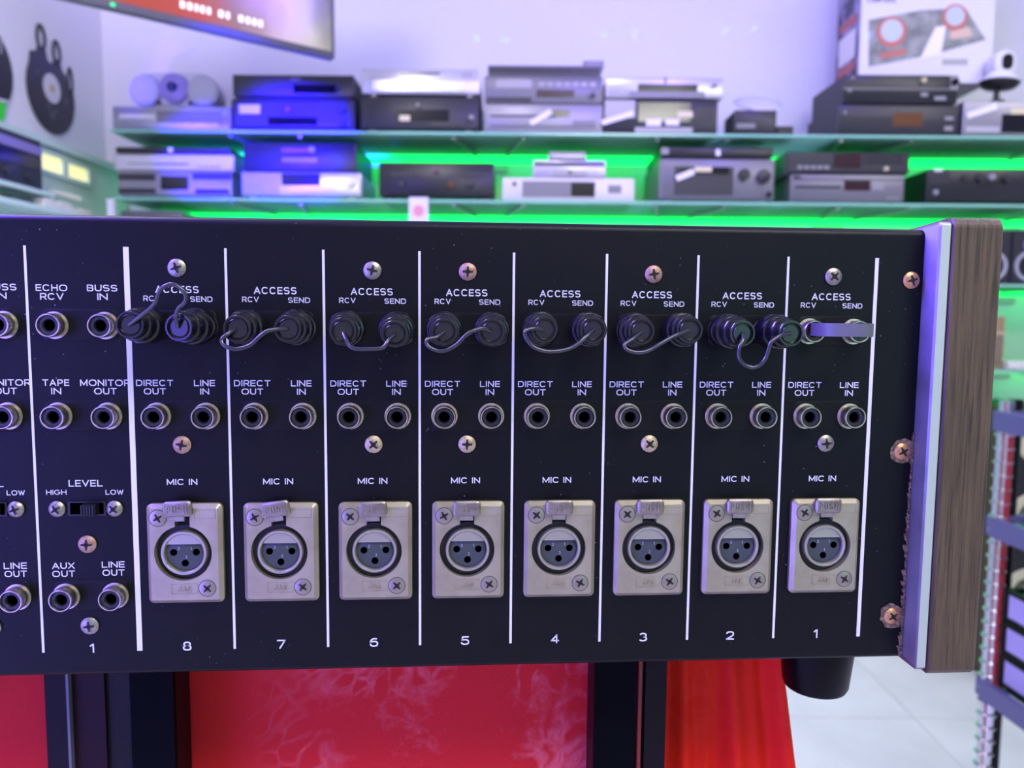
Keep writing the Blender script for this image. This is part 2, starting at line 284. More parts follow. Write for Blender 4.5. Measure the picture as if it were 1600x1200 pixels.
def text_mesh(txt, width, height, depth=.00006, key={}, mat=None, tk=.152):
    k = (txt, width, height, depth, mat, tk)
    if k in key: return key[k]
    t = tk * height; gap = .19 * height; ws = [GLYPH[c][0] for c in txt]
    f = (width - t * len(txt) - gap * (len(txt) - 1)) / max(sum(ws), .01)
    if sum(ws) < .3: f = min(f, height)
    mb = MB(); x = -(f * sum(ws) + t * len(txt) + gap * (len(txt) - 1)) / 2
    for c, w_ in zip(txt, ws):
        ww = w_ * f
        for st in GLYPH[c][1]:
            P_ = [Vector((x + t / 2 + a * ww, -height / 2 + t / 2 + b * (height - t))) for a, b in st]
            closed = (P_[0] - P_[-1]).length < t * .05
            runs = [[P_[0]]]
            for i in range(1, len(P_) - 1):
                runs[-1].append(P_[i]); d1 = (P_[i] - P_[i - 1]).normalized(); d2 = (P_[i + 1] - P_[i]).normalized()
                if d1.dot(d2) < -.25: runs.append([P_[i]])
            runs[-1].append(P_[-1])
            for r in runs:
                n = len(r); vs = []
                for i in range(n):
                    cl = closed and len(runs) == 1 and i in (0, n - 1)
                    a_ = r[n - 2] if cl else r[max(i - 1, 0)]; b_ = r[1] if cl else r[min(i + 1, n - 1)]
                    d1 = (r[i] - a_) if (i > 0 or cl) else (b_ - r[i]); d2 = (b_ - r[i]) if (i < n - 1 or cl) else d1
                    d1 = d1.normalized(); d2 = d2.normalized(); m_ = (d1 + d2).normalized(); nn = Vector((-m_.y, m_.x)); L = t / 2 / max(.6, m_.dot(d1))
                    e = Vector((0, 0))
                    if not cl and i == 0: e = -d2 * (t / 2 if n == 2 or True else 0)
                    if not cl and i == n - 1: e = d1 * (t / 2)
                    if e.length and abs(e.x) > 1e-9 and c in 'CGS3J': e = Vector((0, 0))
                    q = r[i] + e
                    q.y = max(-height / 2, min(height / 2, q.y)) if e.length else q.y
                    for s_, y_ in ((1, -depth), (-1, -depth), (-1, 0), (1, 0)): vs.append((q.x + nn.x * L * s_, y_, q.y + nn.y * L * s_))
                fs = [(i * 4 + j, i * 4 + (j + 1) % 4, i * 4 + 4 + (j + 1) % 4, i * 4 + 4 + j) for i in range(n - 1) for j in (0, 1, 3)] + [(3, 2, 1, 0), (n * 4 - 4, n * 4 - 3, n * 4 - 2, n * 4 - 1)]
                mb.add(vs, fs)
        x += ww + t + gap
    me = mb.mesh('lettering', mat or PRINT, 0); key[k] = me; return me
def merge_text(mb, txt, width, height, x, y, z, depth):
    me = text_mesh(txt, width, height, depth); mb.add([(v.co.x + x, v.co.y + y, v.co.z + z) for v in me.vertices], [tuple(p.vertices) for p in me.polygons])

# blue dots thrown on the back wall by the party projector
for px, py in ((745, 60), (790, 62), (945, 53), (993, 52), (1133, 47), (1178, 45), (1353, 120), (1321, 165), (1350, 52)):
    u, z = hit(px, py, .42 if px < 1300 else .03)
    spot('projector_dot', (0.1, 0.9, 1.95), rw(u, .42 if px < 1300 else .03, z), .6, (0.0, 0.08, 1.0), 260, .8, .003)
# ------------------------------------------------------------------ the room
WV = 0.42                                        # back wall depth behind the shelf fronts
UL = hit(168, 300, WV)[0]; UR = 3.4
F = 3.0; VB = -5.0; HT = 2.95
WALL = M('wall_paint_white', '#e4e2ea', .85, bump=(60, .1, .002)); CEIL = M('ceiling_white', '#e8e8ec', .9)
def fl():
    mt = M('floor_tile', '#efedea', .35); N = mt.node_tree; b = N.nodes['Principled BSDF']; tc = N.nodes.new('ShaderNodeTexCoord')
    n = N.nodes.new('ShaderNodeTexNoise'); n.inputs['Scale'].default_value = 3; n.inputs['Detail'].default_value = 6; N.links.new(tc.outputs['Object'], n.inputs['Vector'])
    cr = N.nodes.new('ShaderNodeValToRGB'); cr.color_ramp.elements[0].color = lin('#e4e2e0'); cr.color_ramp.elements[1].color = lin('#f2f0ee'); cr.color_ramp.elements[0].position = .35; cr.color_ramp.elements[1].position = .65
    N.links.new(n.outputs['Fac'], cr.inputs[0]); N.links.new(cr.outputs[0], b.inputs['Base Color']); return mt
FLOOR = fl(); GROUT = M('grout', '#dddbd9', .8)
RM = dict(rz=-PHI, loc=RO)
struct('wall_back', MB().box(UL - .1, UR + .1, WV, WV + .1, 0, HT).mesh('wall', WALL), **RM)
struct('wall_left', MB().box(UL - .1, UL, VB, WV, 0, HT).mesh('wall', WALL), **RM)
struct('wall_right', MB().box(UR, UR + .1, VB, WV, 0, HT).mesh('wall', WALL), **RM)
struct('wall_front', MB().box(UL - .1, UR + .1, VB - .1, VB, 0, HT).mesh('wall', WALL), **RM)
struct('ceiling', MB().box(UL - .1, UR + .1, VB - .1, WV + .1, HT, HT + .1).mesh('ceiling', CEIL), **RM)
floor = struct('floor', MB().box(UL - .1, UR + .1, VB - .1, WV + .1, -.1, -.004).mesh('floor', GROUT), **RM)
tile = MB().box(-.297, .297, -.297, .297, -.004, 0).mesh('tile', FLOOR)
nu = int((UR - UL) / .6)
for i in range(nu + 1):
    for j in range(9):
        u = UL + .3 + .6 * i; v = WV - .3 - .6 * j
        if u + .3 > UR + .05 or v - .3 < VB: continue
        ob('tile', tile, floor, (u, v, 0))
struct('baseboard_back', MB().box(UL, UR, WV - .012, WV, 0, .08).mesh('base', M('baseboard_white', '#dddde2', .5)), **RM)
# ceiling fixtures for the lamps
for nm, (x, y, a, b) in {'over the counter behind the viewer': (0.5, -1.1, 1.2, .6), 'over the aisle before the shelves': (1.7, 1.0, 1.2, .6), 'over the left wall': (-1.05, .6, .6, .5)}.items():
    t = thing('ceiling_light', 'flat white ceiling light panel ' + nm, 'ceiling light', (x, y, HT))
    ob('light_frame', MB().box(-a / 2 - .03, a / 2 + .03, -b / 2 - .03, b / 2 + .03, -.03, 0).mesh('frame', M('lamp_white', '#e8e8e8', .5)), t)

# ------------------------------------------------------------------ the console
con = thing('mixing_console', 'black mixing console seen from behind, walnut side cheek at right, rows of sockets', 'mixing console', (0, 0, Z0 - .1552))
KZ = .1552
XL = -.62; PT = .0084; PB = -.1552; XR = .0181
def arc(cy, cz, r, a0, a1, n=6): return [(cy + r * math.cos(math.radians(a0 + (a1 - a0) * i / n)), cz + r * math.sin(math.radians(a0 + (a1 - a0) * i / n))) for i in range(n + 1)]
prof = [(.004, PB - .0)] + arc(.0018, PB + .0018, .0018, 270, 180) + arc(.0030, PT - .0004, .0030, 180, 90) + [(.012, PT + .0026), (.012, PT + .001), (.004, PT - .001), (.004, PB + .003)]
def extrude_x(prof, x0, x1):
    n = len(prof); mb = MB(); mb.add([(x, y, z) for x in (x0, x1) for y, z in prof], [(i, (i + 1) % n, n + (i + 1) % n, n + i) for i in range(n)] + [tuple(reversed(range(n))), tuple(range(n, 2 * n))]); return mb
panel = ob('rear_panel', extrude_x(prof, XL, XR).mesh('rear_panel', PANEL), con, (0, 0, KZ))
ob('case', extrude_x([(.0041, PB + .002), (.0041, PT - .002), (.013, PT + .0005), (.52, PT + .0005 - .03), (.55, PB + .06), (.55, PB + .002)], XL, XR - .0003).mesh('case', CASE), con, (0, 0, KZ))
# side cheeks: an aluminium liner and a walnut board
def cheek(x, sgn, nm):
    ox = lambda a, b: (x + sgn * a, x + sgn * b) if sgn > 0 else (x - b, x - a)
    def slab(a, b, y0, z0, z1, r, bev):
        p = [(y0 + bev, z0)] + [(y0, z0 + bev)] + [(y0, z1 - r)] + arc(y0 + r, z1 - r, r, 180, 90) + [(.56, z1 - .035), (.575, z1 - .06), (.575, z0 + .05), (.54, z0)]
        X = ox(a, b); n = len(p); i = .0007
        mb = MB(); L = [(X[0], 0), (X[0] + i, i), (X[1] - i, i), (X[1], 0)]
        cy = .28; cz = (z0 + z1) / 2
        vs = []
        for k, xx in enumerate((X[0], X[0] + i, X[1] - i, X[1])):
            s_ = i if k in (0, 3) else 0
            vs += [(xx, yy + (s_ if yy < cy else -s_), zz + (s_ if zz < cz else -s_)) for yy, zz in p]
        fs = [(k * n + j, k * n + (j + 1) % n, (k + 1) * n + (j + 1) % n, (k + 1) * n + j) for k in range(3) for j in range(n)] + [tuple(reversed(range(n))), tuple(range(3 * n, 4 * n))]
        return mb.add(vs, fs)
    c = ob('side_cheek', slab(.0050, .0242, -.0093, -.1582, .0146, .004, .002).mesh('cheek', WOOD), con, (0, 0, KZ), label='walnut side cheek')
    bm = bmesh.new(); bm.from_mesh(c.data); bmesh.ops.recalc_face_normals(bm, faces=bm.faces); bm.to_mesh(c.data); bm.free()
    lm = slab(.0001, .0049, -.0088, -.1562, .0128, .0015, .001).mesh('liner', [ALU, ALUF])
    bm = bmesh.new(); bm.from_mesh(lm); bmesh.ops.recalc_face_normals(bm, faces=bm.faces); bm.to_mesh(lm); bm.free()
    for p_ in lm.polygons:
        if p_.normal.y < -.9: p_.material_index = 1
    ob('aluminium_liner', lm, c, label='aluminium liner of the cheek')
cheek(XR, 1, ''); cheek(XL, -1, '')
# ragged crust where the panel meets the liner
mb = MB(); zs = -.066
while zs > -.1545:
    h_ = random.uniform(.0012, .003); wd = random.uniform(.0004, .0013) * (1 + 1.2 * max(0, (-.06 - zs) / .09)); d_ = random.uniform(.0004, .0009)
    mb.add([(XR - wd, -.0001, zs), (XR, -.0001, zs + .0003), (XR, -.0001, zs - h_), (XR - wd * .7, -.0001, zs - h_), (XR - wd * .5, -d_, zs - h_ * .3), (XR - .0001, -d_, zs - h_ * .7)],
           [(0, 4, 5, 1), (1, 5, 2), (3, 2, 5, 4), (0, 3, 4)]); zs -= h_ * .9
r_ = ob('edge_crust', mb.mesh('crust', RUST), con, (0, 0, KZ), label='crumbling brown crust along the panel edge'); r_['kind'] = 'stuff'
P = .034
def lx(i): return -(9 - i) * P                   # x of printed line i (0 = leftmost seen, 9 = rightmost)
for i in range(-1, 10):
    wd = {1: .0019, 9: .0014}.get(i, .00088)
    ob('printed_line', MB().box(-wd / 2, wd / 2, -.00005, 0, -.1462, 0).mesh('line', PRINT), panel, (lx(i), -.00001, 0))
def pt(txt, x, z, w_, h_): ob('printed_text', text_mesh(txt, w_, h_), panel, (x, -.00001, z))
# --- screws
def screw_mesh(mat, r=.0032, dome=.0012, crust=False):
    mb = MB(); mb.k = 0
    mb.lathe([(0, r), (dome * .35, r), (dome * .75, r * .8), (dome, r * .5), (dome * 1.08, r * .12)], 22, cap0=False)
    mb.k = 1
    for a in (0, math.pi / 2):                       # cross recess: raised-dark cut sunk into the dome
        c, s_ = math.cos(a), math.sin(a); l, wd = r * .60, r * .17
        q = [(-l, -wd * .5), (-wd, -wd), (wd, -wd), (l, -wd * .5), (l, wd * .5), (wd, wd), (-wd, wd), (-l, wd * .5)]
        mb.prism([(x * c - z * s_, x * s_ + z * c) for x, z in q], -dome * 1.12, -dome * .6)
    return mb.mesh('screw', [mat, M('recess_dark', '#1d1310', .7)])
SCM = {k: screw_mesh(v) for k, v in dict(steel=STEEL, rusty=RUSTY, coppery=COPPERY, brassy=BRASSY).items()}
SMALL = screw_mesh(STEEL, .0029, .0016)
def scr(x, z, kind='steel', rot=None, me=None):
    return ob('panel_screw', me or SCM[kind], con, (x, -.0001, KZ + z), (0, random.uniform(0, 1.5) if rot is None else rot, 0))
for ch, k in ((8, 'steel'), (6, 'steel'), (5, 'rusty'), (3, 'rusty'), (1, 'steel')): scr(-(ch - .5) * P + .0003, -.0071, k)
for ch, k in ((8, 'rusty'), (6, 'brassy'), (5, 'brassy'), (3, 'brassy'), (1, 'steel')): scr(-(ch - .5) * P + .0003, -.0699, k)
for x, z, k in ((.0135, -.0081, 'coppery'), (.0137, -.0731, 'coppery'), (.0132, -.1381, 'coppery')):
    o = scr(x, z, k); o['label'] = 'copper-coloured corroded screw'
    if z < -.05:
        mb = MB(); n = 16; q = [(random.uniform(.0044, .0056) * math.cos(2 * math.pi * i / n), random.uniform(.0042, .0052) * math.sin(2 * math.pi * i / n)) for i in range(n)]
        mb.prism(q, -.00035, 0); ob('rust_halo', mb.mesh('halo', RUST), o, (0, .00005, 0))
for m_ in (9, 10):
    cx = -(m_ - .5) * P
    scr(cx + .0001, -.1060, 'rusty'); scr(cx - .0002, -.1363, 'steel'); scr(cx - .0098, -.0930, me=SMALL); scr(cx + .0101, -.0930, me=SMALL)
# --- phono jacks
JB = MB(); JB.lathe([(0, .0048), (.0004, .0048), (.0004, .00415), (.0046, .00415), (.0050, .0039), (.0050, .0036), (.0044, .00345), (.0014, .0034)], 30, cap0=False, cap1=False)
JB = JB.mesh('phono_jack', NICKEL)
JI = MB(); JI.lathe([(.001, .0034), (.0040, .0034), (.0042, .0032), (.0042, .00225), (.0039, .0020), (.0032, .0018)], 26, cap0=False, cap1=False)
JI = JI.mesh('insulator', INSUL)
JC = MB(); JC.k = 0; JC.lathe([(.0008, .0018), (.0031, .0018), (.0031, .0013), (.0016, .0011)], 20, cap0=False, cap1=True); JC = JC.mesh('contact', HOLE)
JP = MB(); JP.prism(rrect(0, 0, .0258, .0114, .0022), -.00018, 0, .00012); JP = JP.mesh('jack_plate', M('jack_board_black', '#060609', .5, spec=.2))
def jack(x, z):
    j = ob('phono_jack', JB, con, (x, -.00002, KZ + z)); ob('insulator', JI, j); ob('contact_hole', JC, j)
def jackpair(cx, z):
    ob('jack_board', JP, con, (cx + .0005, 0, KZ + z)); jack(cx - .0080, z); jack(cx + .0091, z)
# --- microphone sockets
PCX, PCZ = .0009, -.1094; HX, HZ, HR = .00045, -.1090, .0101
def keyhole():
    k = .0026; a = math.asin(k / HR); P_ = circ(0, 0, HR, 40, math.pi / 2 + a, math.pi / 2 - a + 2 * math.pi, True)
    return [(x + HX, z + HZ) for x, z in P_] + [(HX + k, HZ + .0140), (HX - k, HZ + .0140)]
XP = MB(); O = rrect(PCX, PCZ, .0266, .0366, .0018, 5); I = rrect(PCX, PCZ, .0238, .0338, .0008, 5)
XP.holed(O, keyhole(), -.0030, 0, .0015, I)
# raised outline boxes and maker's mark on the metal
def rim(mb, x0, x1, z0, z1, y, t=.00018, d=.00015):
    for a, b, c, e in ((x0, x1, z0, z0 + t), (x0, x1, z1 - t, z1), (x0, x0 + t, z0, z1), (x1 - t, x1, z0, z1)): mb.box(a, b, y - d, y, c, e)
rim(XP, -.0040, .0052, -.1240, -.1202, -.0030); merge_text(XP, 'JAE', .0046, .0019, .0007, -.0030, -.1221, .0003)
rim(XP, .0046, .0121, -.0963, -.0932, -.0030, .00014)
XP = XP.mesh('mic_socket', PLATE)
XB = MB(); XB.lathe([(-.0060, .0082), (.0020, .0082), (.0024, .0079), (.0024, .0072), (.0020, .00685), (-.0005, .0068)], 44, cap0=False, cap1=False)
# the flat step above the insert, part of the barrel
fa = math.asin(.46); seg = [(0.0069 * math.cos(a), .0069 * math.sin(a)) for a in [fa + (math.pi - 2 * fa) * i / 14 for i in range(15)]]
XB.prism(list(reversed(seg)), -.0017, .004); XBm = XB.mesh('barrel', M('barrel_nickel', '#b0aba0', .36, .85))
XI = MB(); XI.k = 0; a0 = math.pi - fa; XI.prism([(.0068 * math.cos(a), .0068 * math.sin(a)) for a in [a0 + (math.pi + 2 * fa) * i / 26 for i in range(27)]], -.0009, .004, .0003)
XI.k = 1
for x, z in ((-.0040, .0000), (.0040, .0000), (0, -.0040)): XI.lathe([(0, .00125), (.00096, .00125)], 16, (x, 0, z), cap0=False); XI.prism(circ(x, z, .00125, 16), -.00100, -.0009)
XI.k = 2
merge_text(XI, '2', .0006, .0011, -.0022, -.0009, .0014, .0001); merge_text(XI, '1', .0003, .0011, .0022, -.0009, .0014, .0001); merge_text(XI, '3', .0006, .0011, .0004, -.0009, -.0018, .0001)
XIm = XI.mesh('insert', [GREYIN, HOLE, M('insert_mark', '#8d96a0', .5)])
XT = MB(); XT.prism(rrect(0, 0, .0100, .0056, .0013, 4), -.0018, 0, .0006); XT.box(-.0026, .0022, -.0012, .0006, -.0044, -.0024)
rim(XT, -.0042, .0042, -.0020, .0022, -.0018, .00016, .00012); merge_text(XT, 'PUSH', .0072, .0029, 0, -.0018, .0001, .00035)
XTm = XT.mesh('release_tab', M('tab_nickel', '#9b938a', .45, .8, noise=(300, '#84796e', .4, .7)))
XC = MB(); XC.lathe([(-.0001, .0099), (0.0001, .0099)], 30); XC.lathe([(0, .0066), (.0006, .0066)], 20)
XCm = XC.mesh('socket_well', DARK)
PSC = screw_mesh(M('flush_screw', '#9a9286', .4, .9), .0029, .0004)
PSR = MB().lathe([(0, .0032), (.00006, .0032)], 24).mesh('screw_seat', M('seat_dark', '#4a443e', .7))
def xlr(cx, tilt=0, dx=0, dz=0):
    p = ob('mic_socket', XP, con, (cx, 0, KZ))
    ob('socket_well', XCm, p, (HX, -.0003, HZ)); ob('barrel', XBm, p, (HX + .0002, -.0006, HZ)); ob('contact_insert', XIm, p, (HX + .0002, -.0006, HZ))
    ob('release_tab', XTm, p, (.0000 + dx, -.0034, -.0930 + dz), (0, tilt, 0))
    for x, z in ((-.0080, -.0960), (.0087, -.1220)): ob('socket_screw', PSC, p, (x, -.0029, z), (0, random.uniform(.4, 1.1), 0)); ob('screw_seat', PSR, p, (x, -.00298, z))
for ch in range(1, 9):
    cx = -(ch - .5) * P
    pt('ACCESS', cx, -.0146, .0149, .0025); pt('RCV', cx - .0087, -.0178, .0058, .0019); pt('SEND', cx + .0083, -.0179, .0077, .0019)
    pt('DIRECT', cx - .0087, -.0477, .0128, .0022); pt('OUT', cx - .0087, -.0507, .0076, .0022)
    pt('LINE', cx + .0086, -.0477, .0073, .0022); pt('IN', cx + .0086, -.0507, .0031, .0022)
    pt('MIC IN', cx - .0002, -.0835, .0107, .0022); pt(str(ch), cx - .0001, -.1448, {1: .0016}.get(ch, .0031), .0034)
    jackpair(cx, -.0275); jackpair(cx, -.0595)
    xlr(cx, {8: -.04, 7: -.13, 6: -.02}.get(ch, 0), {8: -.0006, 7: -.0003}.get(ch, .0004), {8: .0006, 7: .0003}.get(ch, 0))
SWF = MB(); SWF.holed(rrect(0, 0, .0132, .0052, .0004), rrect(0, 0, .0116, .0042, .0002), -.0005, 0); SWF = SWF.mesh('slide_switch', M('switch_black', '#0a0a0c', .4))
SWL = MB(); SWL.box(-.0008, .0042, -.0035, 0, -.0019, .0019)
for i in range(5): SWL.box(-.0006 + i * .00095, -.0001 + i * .00095, -.0040, -.0034, -.0018, .0018)
SWL = SWL.mesh('lever', M('lever_black', '#16161a', .3))
for m_ in (9, 10):
    cx = -(m_ - .5) * P
    def two(a, b, x, z, wa, wb): pt(a, cx + x, z, wa, .0023); pt(b, cx + x, z - .0030, wb, .0023)
    two('ECHO', 'RCV', -.0086, -.0145, .0106, .0079); two('BUSS', 'IN', .0085, -.0144, .0103, .0035)
    two('TAPE', 'IN', -.0085, -.0477, .0091, .0034); two('MONITOR', 'OUT', .0083, -.0477, .0171, .0077)
    pt('LEVEL', cx + .0002, -.0838, .0117, .0024); pt('HIGH', cx - .0100, -.0870, .0070, .0018); pt('LOW', cx + .0101, -.0871, .0062, .0018)
    two('AUX', 'OUT', -.0087, -.1139, .0078, .0079); two('LINE', 'OUT', .0087, -.1137, .0080, .0077)
    pt(str(m_ - 8), cx + .0001, -.1449, .0016 if m_ == 9 else .0031, .0034)
    for z in (-.0275, -.0595, -.1252): jackpair(cx, z)
    s_ = ob('slide_switch', SWF, con, (cx + .0005, 0, KZ - .0929)); ob('switch_lever', SWL, s_)
    ob('switch_well', MB().prism(rrect(0, 0, .0116, .0042, .0002), -.00015, 0).mesh('well', HOLE), s_)
# --- feet
FT = MB(); FT.lathe([(0, .0164), (.002, .0164), (.0270, .0138), (.0288, .0129), (.0294, .011)], 40, ax=(0, 0, -1)); FT = FT.mesh('foot', M('foot_black_plastic', '#030305', .35, spec=.12))
for p_ in ((.0015, .036, 0), (.0015, .49, 0), (-.6195, .036, 0), (-.6195, .49, 0)): ob('console_foot', FT, con, p_)

# ------------------------------------------------------------------ jumpers in the ACCESS jacks
PLUG = [(0, .0046), (.0004, .0055), (.0025, .0059), (.0030, .0063), (.0075, .0064), (.0085, .0060), (.0088, .0051), (.0094, .0050), (.0096, .0055), (.0125, .0056), (.0132, .0052), (.0134, .0044), (.0142, .0043), (.0145, .0047), (.0170, .0047), (.0173, .0045), (.0173, .0039), (.0168, .0038), (.0168, .0036), (.0174, .0035), (.0176, .0033), (.0172, .0031), (.0168, .0030), (.0168, .0004)]
FR = {8: ((202, 507.6), (278, 511.5)), 7: ((370, 514), (449, 514)), 6: ((535.5, 517.5), (616.5, 522)), 5: ((694, 518), (768, 518.5)), 4: ((851, 515), (927, 516)), 3: ((1002.5, 518), (1078, 516)), 2: ((1161, 521), (1237, 521))}
z8 = lambda L: [(a / 8.889 + 180, b / 8.889 + 430) for a, b in L]
z7 = lambda L: [(a / 5 + 340, b / 5 + 440) for a, b in L]
r6 = lambda L: [(a / 3.528 + 330, b / 3.528 + 380) for a, b in L]
r7 = lambda L: [(a / 3.528 + 640, b / 3.528 + 380) for a, b in L]
z2 = lambda L: [(a / 5.161 + 1090, b / 5.161 + 460) for a, b in L]
WP = {8: z8([(195, 690), (330, 590), (480, 470), (560, 380), (600, 270), (640, 190), (720, 140), (800, 130), (890, 170), (960, 240), (985, 320), (950, 400), (880, 460), (850, 540), (850, 620), (875, 720)]),
      7: z7([(140, 372), (85, 408), (32, 455), (60, 505), (150, 527), (250, 500), (330, 430), (390, 388), (460, 372), (545, 368)]),
      6: r6([(725, 488), (748, 540), (780, 578), (860, 584), (945, 577), (975, 540), (1012, 503)]),
      5: r7([(192, 488), (150, 518), (98, 532), (100, 565), (150, 592), (200, 592), (260, 560), (310, 510), (360, 480), (410, 470), (452, 488)]),
      4: r7([(740, 480), (690, 470), (640, 484), (640, 520), (680, 570), (740, 594), (800, 597), (880, 582), (940, 548), (980, 510), (1015, 477)]),
      3: [(1001.5, 519.5), (988.6, 530), (976, 539), (981, 547), (997, 551), (1014, 547.5), (1034, 536), (1054, 525), (1077, 517)],
      2: z2([(360, 312), (366, 370), (338, 430), (332, 505), (375, 565), (440, 590), (500, 570), (545, 520), (572, 450), (592, 388), (640, 348), (690, 325), (748, 313)])}
LB = {8: 'black shorting jumper with wire looped upward over the lettering, column 8', 7: 'black shorting jumper, wire curling left of its plug, column 7', 6: 'black shorting jumper with short straight-bottomed wire, column 6',
      5: 'black shorting jumper with S-shaped wire between two screws, column 5', 4: 'black shorting jumper with wide flat wire loop, column 4', 3: 'black shorting jumper with wire rising to the right plug, column 3', 2: 'black shorting jumper with narrow U wire hanging low, column 2'}
for ch in range(8, 1, -1):
    cx = -(ch - .5) * P; base = Vector((cx, -.0025, Z0 - .0275)); t = thing('shorting_jumper', LB[ch], 'audio jumper', base, 0, 'jumpers in the top socket row')
    ends = []
    for (px, py), dx in zip(FR[ch], (-.0080, .0091)):
        f = at(px, py, -.0193); b = Vector((cx + dx, -.0019, Z0 - .0275)); ax = (f - b).normalized(); ends.append(f)
        ob('plug', MB().lathe(PLUG, 36, b - base, ax).mesh('plug', RUBBER), t)
    L = WP[ch]; n = len(L); pts = []
    for i, (px, py) in enumerate(L):
        s_ = i / (n - 1); pts.append(at(px, py, -.0186 - .0045 * math.sin(math.pi * s_) ** .6) - base)
    ob('wire', MB().tube(spline(pts, 7), .00072, 10).mesh('wire', WIRE), t)
base = Vector((-.5 * P, -.005, Z0 - .0267)); t = thing('flat_jumper_bar', 'flat grey strap jumper bridging the rightmost top jack pair', 'audio jumper', base)
path = spline([(-.0262, -.0030, 0), (-.0262, -.0095, 0), (-.0248, -.0135, 0), (-.0205, -.0160, 0), (-.0130, -.0180, 0), (-.0098, -.0165, 0), (-.0078, -.0125, 0), (-.0074, -.0090, 0), (-.0078, -.0030, 0)], 6)
mb = MB(); n = len(path); vs = []
for i, p in enumerate(path):
    tg = (path[min(i + 1, n - 1)] - path[max(0, i - 1)]).normalized(); nr = Vector((-tg.y, tg.x, 0)) * .00045
    for s1, hz in ((1, .00235), (1, -.00235), (-1, -.00235), (-1, .00235)): vs.append((p.x + nr.x * s1 + .5 * P, p.y + nr.y * s1 + .005, hz))
mb.add(vs, [(i * 4 + k, i * 4 + (k + 1) % 4, i * 4 + 4 + (k + 1) % 4, i * 4 + 4 + k) for i in range(n - 1) for k in range(4)] + [(3, 2, 1, 0), tuple(range(n * 4 - 4, n * 4))])
ob('strap', mb.mesh('strap', M('strap_grey', '#5c5e5c', .45, .1)), t)
for x in (-.0255, -.0079):
    ob('pin', MB().lathe([(0, .0013), (.0035, .0013), (.004, .001)], 14, (x + .5 * P, .0018, -.0006)).mesh('pin', STEEL), t)

# ------------------------------------------------------------------ stand below the console
BZ = Z0 - .1552
t = thing('velvet_plinth', 'tall plinth panelled in red velvet carrying the console', 'plinth', (-.33, .3, 0))
T = Vector((.33, -.3, 0))
o = ob('velvet_panel', MB().box(-.60, -.070, .055, .066, .06, BZ - .021).mesh('panel', RED), t, T)
ob('carcass', MB().box(-.60, -.040, .067, .50, .05, BZ - .021).mesh('carcass', M('carcass_red', '#7c0a10', .8)), t, T)
ob('top_board', MB().box(-.605, -.036, .060, .505, BZ - .0205, BZ).mesh('top', M('top_red', '#8c0c14', .8)), t, T)
ob('base_board', MB().box(-.60, -.040, .067, .50, 0, .05).mesh('basebrd', BLK), t, T)
def post(x0, x1, label, grooves):
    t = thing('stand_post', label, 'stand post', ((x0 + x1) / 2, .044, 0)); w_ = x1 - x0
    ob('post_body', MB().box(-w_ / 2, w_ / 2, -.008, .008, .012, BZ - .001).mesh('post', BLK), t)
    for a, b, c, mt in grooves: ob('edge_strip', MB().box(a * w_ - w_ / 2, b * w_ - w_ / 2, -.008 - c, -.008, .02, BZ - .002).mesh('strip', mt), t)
    ob('post_foot', MB().box(-w_ / 2 - .01, w_ / 2 + .01, -.02, .0105, 0, .012).mesh('pf', BLK), t)
xa, xb = at(85, 1100, .04).x, at(281, 1100, .04).x
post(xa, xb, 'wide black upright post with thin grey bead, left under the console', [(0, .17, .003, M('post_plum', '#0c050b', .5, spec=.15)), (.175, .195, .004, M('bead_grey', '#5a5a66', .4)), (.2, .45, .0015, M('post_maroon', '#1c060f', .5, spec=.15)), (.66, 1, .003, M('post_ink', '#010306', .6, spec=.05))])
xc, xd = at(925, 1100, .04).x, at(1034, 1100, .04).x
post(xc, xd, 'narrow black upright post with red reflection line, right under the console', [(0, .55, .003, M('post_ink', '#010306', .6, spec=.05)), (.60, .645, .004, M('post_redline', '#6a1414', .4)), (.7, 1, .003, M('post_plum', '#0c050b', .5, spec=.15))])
# draped velvet at the right end
xe, xf = -.0685, at(1214, 1040, .06).x - .002
mb = MB(); NU, NV = 60, 70; vs = []
for j in range(NV + 1):
    s_ = j / NV; z = BZ - .0006 - s_ * (BZ - .004)
    for i in range(NU + 1):
        q = i / NU; x = xe + (xf - xe + .17 * s_ ** .95) * q
        d = .0055 * math.sin(q * 17 + 1.2 * math.sin(s_ * 7)) + .003 * math.sin(q * 37 + s_ * 22) + .0012 * math.sin(q * 11 - s_ * 55)
        vs.append((x, .064 + d * min(1, .25 + s_ * 6) - .05 * s_, z))
mb.add(vs, [(j * (NU + 1) + i, j * (NU + 1) + i + 1, (j + 1) * (NU + 1) + i + 1, (j + 1) * (NU + 1) + i) for j in range(NV) for i in range(NU)])
# the cloth turns back along the side and over the board
vs = []
for j in range(NV + 1):
    s_ = j / NV; z = BZ - .0006 - s_ * (BZ - .004); x = xf + .17 * s_ ** .95
    for i in range(13):
        q = i / 12; d = .003 * math.sin(q * 9 + s_ * 5); vs.append((x - .01 * q + d * min(1, s_ * 6) * q, .064 + (.0055 * math.sin(17 + 1.2 * math.sin(s_ * 7)) + .003 * math.sin(37 + s_ * 22) + .0012 * math.sin(11 - s_ * 55)) * min(1, .25 + s_ * 6) * (1 - q) - .05 * s_ * (1 - q) + .36 * q, z))
mb.add(vs, [(j * 13 + i, j * 13 + i + 1, (j + 1) * 13 + i + 1, (j + 1) * 13 + i) for j in range(NV) for i in range(12)])
mb.add([(xe, .064, BZ - .0006), (xf, .064, BZ - .0006), (xf - .01, .41, BZ - .0006), (xe, .41, BZ - .0006)], [(0, 1, 2, 3)])
o = ob('velvet_drape', mb.mesh('drape', RED2, 80)); sm = o.modifiers.new('thick', 'SOLIDIFY'); sm.thickness = .0009; sm.offset = 1
tag(o, 'bright red velvet cloth hanging in folds under the right end of the console', 'cloth')

